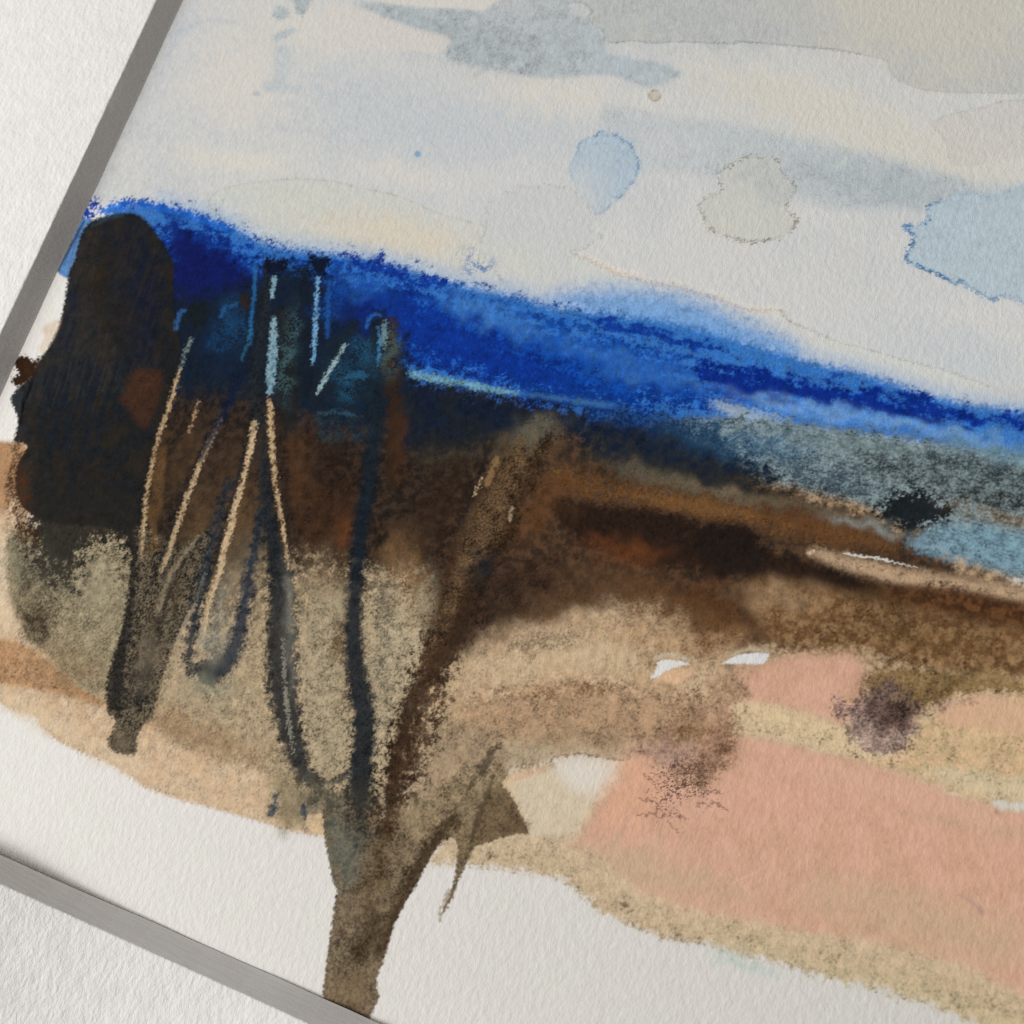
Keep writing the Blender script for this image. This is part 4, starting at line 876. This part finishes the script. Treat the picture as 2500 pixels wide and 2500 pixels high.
def paint_material():
    m, nt, b, tc = nodes_of('watercolour_on_cold_pressed_paper')
    at = nt.nodes.new('ShaderNodeAttribute'); at.attribute_name = 'pigment'
    rl = nt.nodes.new('ShaderNodeAttribute'); rl.attribute_name = 'relief'
    vec = mapped(nt, tc, (1000, 1000, 1000))
    tooth = noise(nt, vec, 2.3, 4.0, 0.6)
    felt = noise(nt, mapped(nt, tc, (1500, 700, 1000), math.radians(22)), 1.6, 3.0, 0.6)
    sheetwave = noise(nt, vec, 0.25, 2.0, 0.5)
    h = math_n(nt, 'ADD', math_n(nt, 'MULTIPLY', tooth, .6), math_n(nt, 'MULTIPLY', felt, .7))
    n1 = bump(nt, h, BUMP_PAPER * MM)
    n2 = bump(nt, rl.outputs['Fac'], .12 * MM, 1.0, n1)
    n3 = bump(nt, sheetwave, .05 * MM, 1.0, n2)
    nt.links.new(n3, b.inputs['Normal'])
    # paper tooth catches a little less pigment on its tops
    f = nt.nodes.new('ShaderNodeMapRange')
    nt.links.new(felt, f.inputs['Value'])
    f.inputs['From Min'].default_value = .25; f.inputs['From Max'].default_value = .75
    f.inputs['To Min'].default_value = .955; f.inputs['To Max'].default_value = 1.045
    mx = nt.nodes.new('ShaderNodeMix'); mx.data_type = 'RGBA'; mx.blend_type = 'MULTIPLY'
    mx.inputs['Factor'].default_value = 1.0
    nt.links.new(at.outputs['Color'], mx.inputs[6]); nt.links.new(f.outputs['Result'], mx.inputs[7])
    nt.links.new(mx.outputs[2], b.inputs['Base Color'])
    b.inputs['Roughness'].default_value = .85
    b.inputs['Specular IOR Level'].default_value = .08
    return m

def board_material(name, col, grain, bumpd, streak=None, rough=.9):
    m, nt, b, tc = nodes_of(name)
    vec = mapped(nt, tc, (1000, 1000, 1000))
    t1 = noise(nt, mapped(nt, tc, (1250, 760, 1000), math.radians(20)), grain, 4.0, .58)
    t2 = noise(nt, vec, .5, 3.0, .5)
    t3 = noise(nt, vec, grain * 2.6, 2.0, .5)
    h = math_n(nt, 'ADD', t1, math_n(nt, 'MULTIPLY', t3, .35))
    if streak:
        st = noise(nt, mapped(nt, tc, streak), 1.0, 3.0, .6)
        h = math_n(nt, 'ADD', math_n(nt, 'MULTIPLY', h, .35), st)
        t2 = math_n(nt, 'ADD', math_n(nt, 'MULTIPLY', t2, .4), math_n(nt, 'MULTIPLY', st, .6))
    nrm = bump(nt, h, bumpd * MM)
    nt.links.new(nrm, b.inputs['Normal'])
    r = nt.nodes.new('ShaderNodeValToRGB')
    r.color_ramp.elements[0].position = .3; r.color_ramp.elements[1].position = .7
    r.color_ramp.elements[0].color = (*[c * .955 for c in col], 1)
    r.color_ramp.elements[1].color = (*[min(1, c * 1.03) for c in col], 1)
    nt.links.new(t2, r.inputs['Fac'])
    nt.links.new(r.outputs['Color'], b.inputs['Base Color'])
    b.inputs['Roughness'].default_value = rough
    b.inputs['Specular IOR Level'].default_value = .2
    return m

BUMP_PAPER = .072
MAT_PAINT = paint_material()
MAT_FACE = board_material('white_mount_paper', (.835, .815, .79), 1.35, .12)
MAT_CORE_X = board_material('mount_core_cut', (.59, .57, .55), 1.2, .03, (300, 3500, 3500))
MAT_SLAB = board_material('paper_edge', (.80, .79, .76), 2.0, .03)

# ------------------------------------------------------------------ mesh helpers
def link(name, verts_mm, faces, mat, parent=None, smooth=False, attrs=None):
    me = bpy.data.meshes.new(name)
    v = np.asarray(verts_mm, np.float32) * MM
    f = np.asarray(faces, np.int32)
    me.vertices.add(len(v)); me.vertices.foreach_set('co', v.ravel())
    me.loops.add(f.size); me.loops.foreach_set('vertex_index', f.ravel())
    me.polygons.add(len(f))
    k = f.shape[1]
    me.polygons.foreach_set('loop_start', np.arange(0, f.size, k, dtype=np.int32))
    me.polygons.foreach_set('use_smooth', np.full(len(f), smooth, bool))
    if attrs:
        for an, (ty, data) in attrs.items():
            a = me.attributes.new(an, ty, 'POINT')
            a.data.foreach_set('color' if ty == 'FLOAT_COLOR' else 'value', np.ascontiguousarray(data, np.float32).ravel())
    me.update(calc_edges=True)
    me.materials.append(mat)
    o = bpy.data.objects.new(name, me)
    sc.collection.objects.link(o)
    if parent is not None:
        o.parent = parent
    return o

def empty(name, label, cat):
    o = bpy.data.objects.new(name, None)
    sc.collection.objects.link(o)
    o['label'] = label; o['category'] = cat
    return o

# ------------------------------------------------------------------ the painted sheet
AX, AY = 126.0, 104.0            # opening of the mount, mm
X0, Y0, X1, Y1 = -4.0, -4.0, AX + 4.0, AY + 4.0
STEP = 0.076
# survey homography: sheet millimetres -> survey units
Rt = RC.T
HG = np.array([[2453, 0, -1250], [0, -2453, -1250], [0, 0, -1.0]]) @ np.column_stack([Rt[:, 0], Rt[:, 1], -Rt @ CAM])
nx = int(round((X1 - X0) / STEP / 64)) * 64 + 1
ny = int(round((Y1 - Y0) / STEP / 64)) * 64 + 1
gx = X0 + STEP * np.arange(nx); gy = Y0 + STEP * np.arange(ny)
XX, YY = np.meshgrid(gx, gy)
W = HG[2, 0] * XX + HG[2, 1] * YY + HG[2, 2]
UU = (HG[0, 0] * XX + HG[0, 1] * YY + HG[0, 2]) / W
VV = (HG[1, 0] * XX + HG[1, 1] * YY + HG[1, 2]) / W
inview = (UU > -70) & (UU < 2570) & (VV > -70) & (VV < 2570)
def hold(a, lo, hi, r):          # beyond the surveyed part the washes simply carry on
    a = np.where(a > hi, hi + r * np.tanh((a - hi) / r), a)
    return np.where(a < lo, lo - r * np.tanh((lo - a) / r), a)
UH, VH = hold(UU, -40, 2560, 120), hold(VV, -60, 2540, 80)
cell = 31.0 * STEP
K = Canvas(UH, VH, cell)
paint(K)

painting = empty('watercolour_painting', 'abstract watercolour with blue band, dark brown tree and pink ground on white textured paper', 'painting')
pig = np.concatenate([K.R, np.ones(K.R.shape[:2] + (1,), np.float32)], 2).reshape(-1, 4)
rel = K.H.ravel()
idx = np.arange(nx * ny).reshape(ny, nx)
co = np.column_stack([XX.ravel(), YY.ravel(), np.zeros(nx * ny)])
quads, qlab = [], []
B = 32
for by in range(0, ny - 1, B):
    for bx_ in range(0, nx - 1, B):
        s = (slice(by, by + B + 1), slice(bx_, bx_ + B + 1))
        st = 1 if inview[s].any() and gx[min(bx_ + B, nx - 1)] > -.6 and gy[min(by + B, ny - 1)] > -.6 else 8
        I = idx[s][::st, ::st]; Lb = K.lab[s][::st, ::st]
        q = np.stack([I[:-1, :-1], I[:-1, 1:], I[1:, 1:], I[1:, :-1]], -1).reshape(-1, 4)
        quads.append(q); qlab.append(Lb[:-1, :-1].ravel())
quads = np.concatenate(quads); qlab = np.concatenate(qlab)
made = {}
for k, nm in enumerate(K.names):
    q = quads[qlab == k]
    if len(q) == 0:
        continue
    used = np.unique(q)
    inv = np.empty(nx * ny, np.int32); inv[used] = np.arange(len(used))
    o = link(nm.split('.')[0], co[used], inv[q], MAT_PAINT, painting, True,
             {'pigment': ('FLOAT_COLOR', pig[used]), 'relief': ('FLOAT', rel[used])})
    made[nm] = o
    if nm in LABELS:
        o['label'] = LABELS[nm]
for nm, o in made.items():          # what is painted into a wash or belongs to the tree hangs under it
    for host, kids in HOSTS.items():
        if nm.split('.')[0] in kids and host in made:
            o.parent = made[host]
# the body of the sheet under its painted skin
z0, z1 = -.42, -.03
c = [(X0, Y0), (X1, Y0), (X1, Y1), (X0, Y1)]
link('paper_sheet', [(x, y, z0) for x, y in c] + [(x, y, z1) for x, y in c],
     [(3, 2, 1, 0), (4, 5, 6, 7), (0, 1, 5, 4), (1, 2, 6, 5), (2, 3, 7, 6), (3, 0, 4, 7)], MAT_SLAB, painting)

# ------------------------------------------------------------------ the window mount
T, BL, BB = 1.532, 1.579, 1.46       # board thickness, bevel run left / bottom
OUT = 62.0
LX0 = 19.2
mount = empty('window_mount', 'white textured mount board with sloping grey cut edges around the watercolour painting', 'mount')
rng = np.random.default_rng(21)
def wob(n, step, wl, amp):
    x = rng.standard_normal(n)
    k = np.exp(-.5 * (np.arange(-4 * wl, 4 * wl + step, step) / wl) ** 2)
    y = np.convolve(x, k, 'same'); return amp * y / (y.std() + 1e-9)
def lift(x, y):
    """The board has warped a little and stands off the sheet at its lower left corner."""
    a = np.interp(x, LX0 + np.array([-60, -10, 0, 3, 6, 9, 12, 15, 20, 24, 30, 35, 45, 60, 75]), [2.7, 2.6, 2.2, 1.7, 1.2, .8, .5, .3, .16, .18, .36, .55, .6, .3, 0])
    b = np.clip(1 - (y + 3) / 20.0, 0, 1.0) ** 1.5
    return a * b
sides = []   # start corner, direction, outward normal, length, bevel run, step
sides.append(((0, 0), (1, 0), (0, -1), AX, BB, .16))
sides.append(((AX, 0), (0, 1), (1, 0), AY, 1.5, 2.0))
sides.append(((AX, AY), (-1, 0), (0, 1), AX, 1.5, 2.0))
sides.append(((0, AY), (0, -1), (-1, 0), AY, BL, .16))
fv, ff = [], []
for k, ((sx, sy), (dx, dy), (ox, oy), Ln, run, step) in enumerate(sides):
    n = int(Ln / step) + 1
    t = np.linspace(0, 1, n)
    fine = step < 1
    w_in = wob(n, step, 1.2, .018) + wob(n, step, 12, .03) if fine else np.zeros(n)
    w_top = wob(n, step, .3, .012) + wob(n, step, 2.0, .012) if fine else np.zeros(n)
    pr = sides[k - 1][4]; nr = sides[(k + 1) % 4][4]
    def ring(off, z, w, n=n, t=t):
        a0 = -off * pr / run if off <= run else -(pr + off - run)
        a1 = Ln + (off * nr / run if off <= run else nr + off - run)
        s = a0 + (a1 - a0) * t
        env = np.minimum(1, np.minimum(t, 1 - t) * 40)
        o = off + w * env
        x = sx + dx * s + ox * o; y = sy + dy * s + oy * o
        if k == 0:
            y = y + .3 * lift(x, y)          # cut a hair inside the line where the board lifts
        return np.column_stack([x, y, z + lift(x, y)])
    def strip(rings):
        V = np.concatenate(rings); F = []
        for r in range(len(rings) - 1):
            i = np.arange(n - 1) + r * n
            F.append(np.stack([i, i + n, i + n + 1, i + 1], -1))
        return V, np.concatenate(F)[:, ::-1]
    bev = [ring(0.0, .012, w_in), ring(.10 * run, .10 * T, w_in * .9), ring(.4 * run, .4 * T, w_in * .6), ring(.7 * run, .7 * T, w_in * .3), ring(run - .05, T - .065, w_top * .7)]
    V, F = strip(bev)
    o = link('sloping_cut_edge', V, F, MAT_CORE_X if fine else MAT_CORE_X, mount, False)
    if k == 0: o['label'] = 'pale grey sloping cut edge along the lower side'
    if k == 3: o['label'] = 'darker taupe sloping cut edge beside the black tree crown'
    face = [ring(run - .05, T - .065, w_top * .7), ring(run + .0, T - .022, w_top), ring(run + .06, T - .004, w_top * .8), ring(run + .2, T, w_top * .2)]
    face += [ring(run + q, T, w_in * 0) for q in (1.5, 4, 9, 18, 32, OUT)]
    face += [ring(run + OUT, .012, w_in * 0)]
    V, F = strip(face)
    ff.append(F + sum(len(a) for a in fv)); fv.append(V)
    # underside
    V, F = strip([ring(run + OUT, .012, w_in * 0), ring(0.0, .012, w_in)])
    ff.append(F + sum(len(a) for a in fv)); fv.append(V)
link('mount_face', np.concatenate(fv), np.concatenate(ff), MAT_FACE, mount, False)
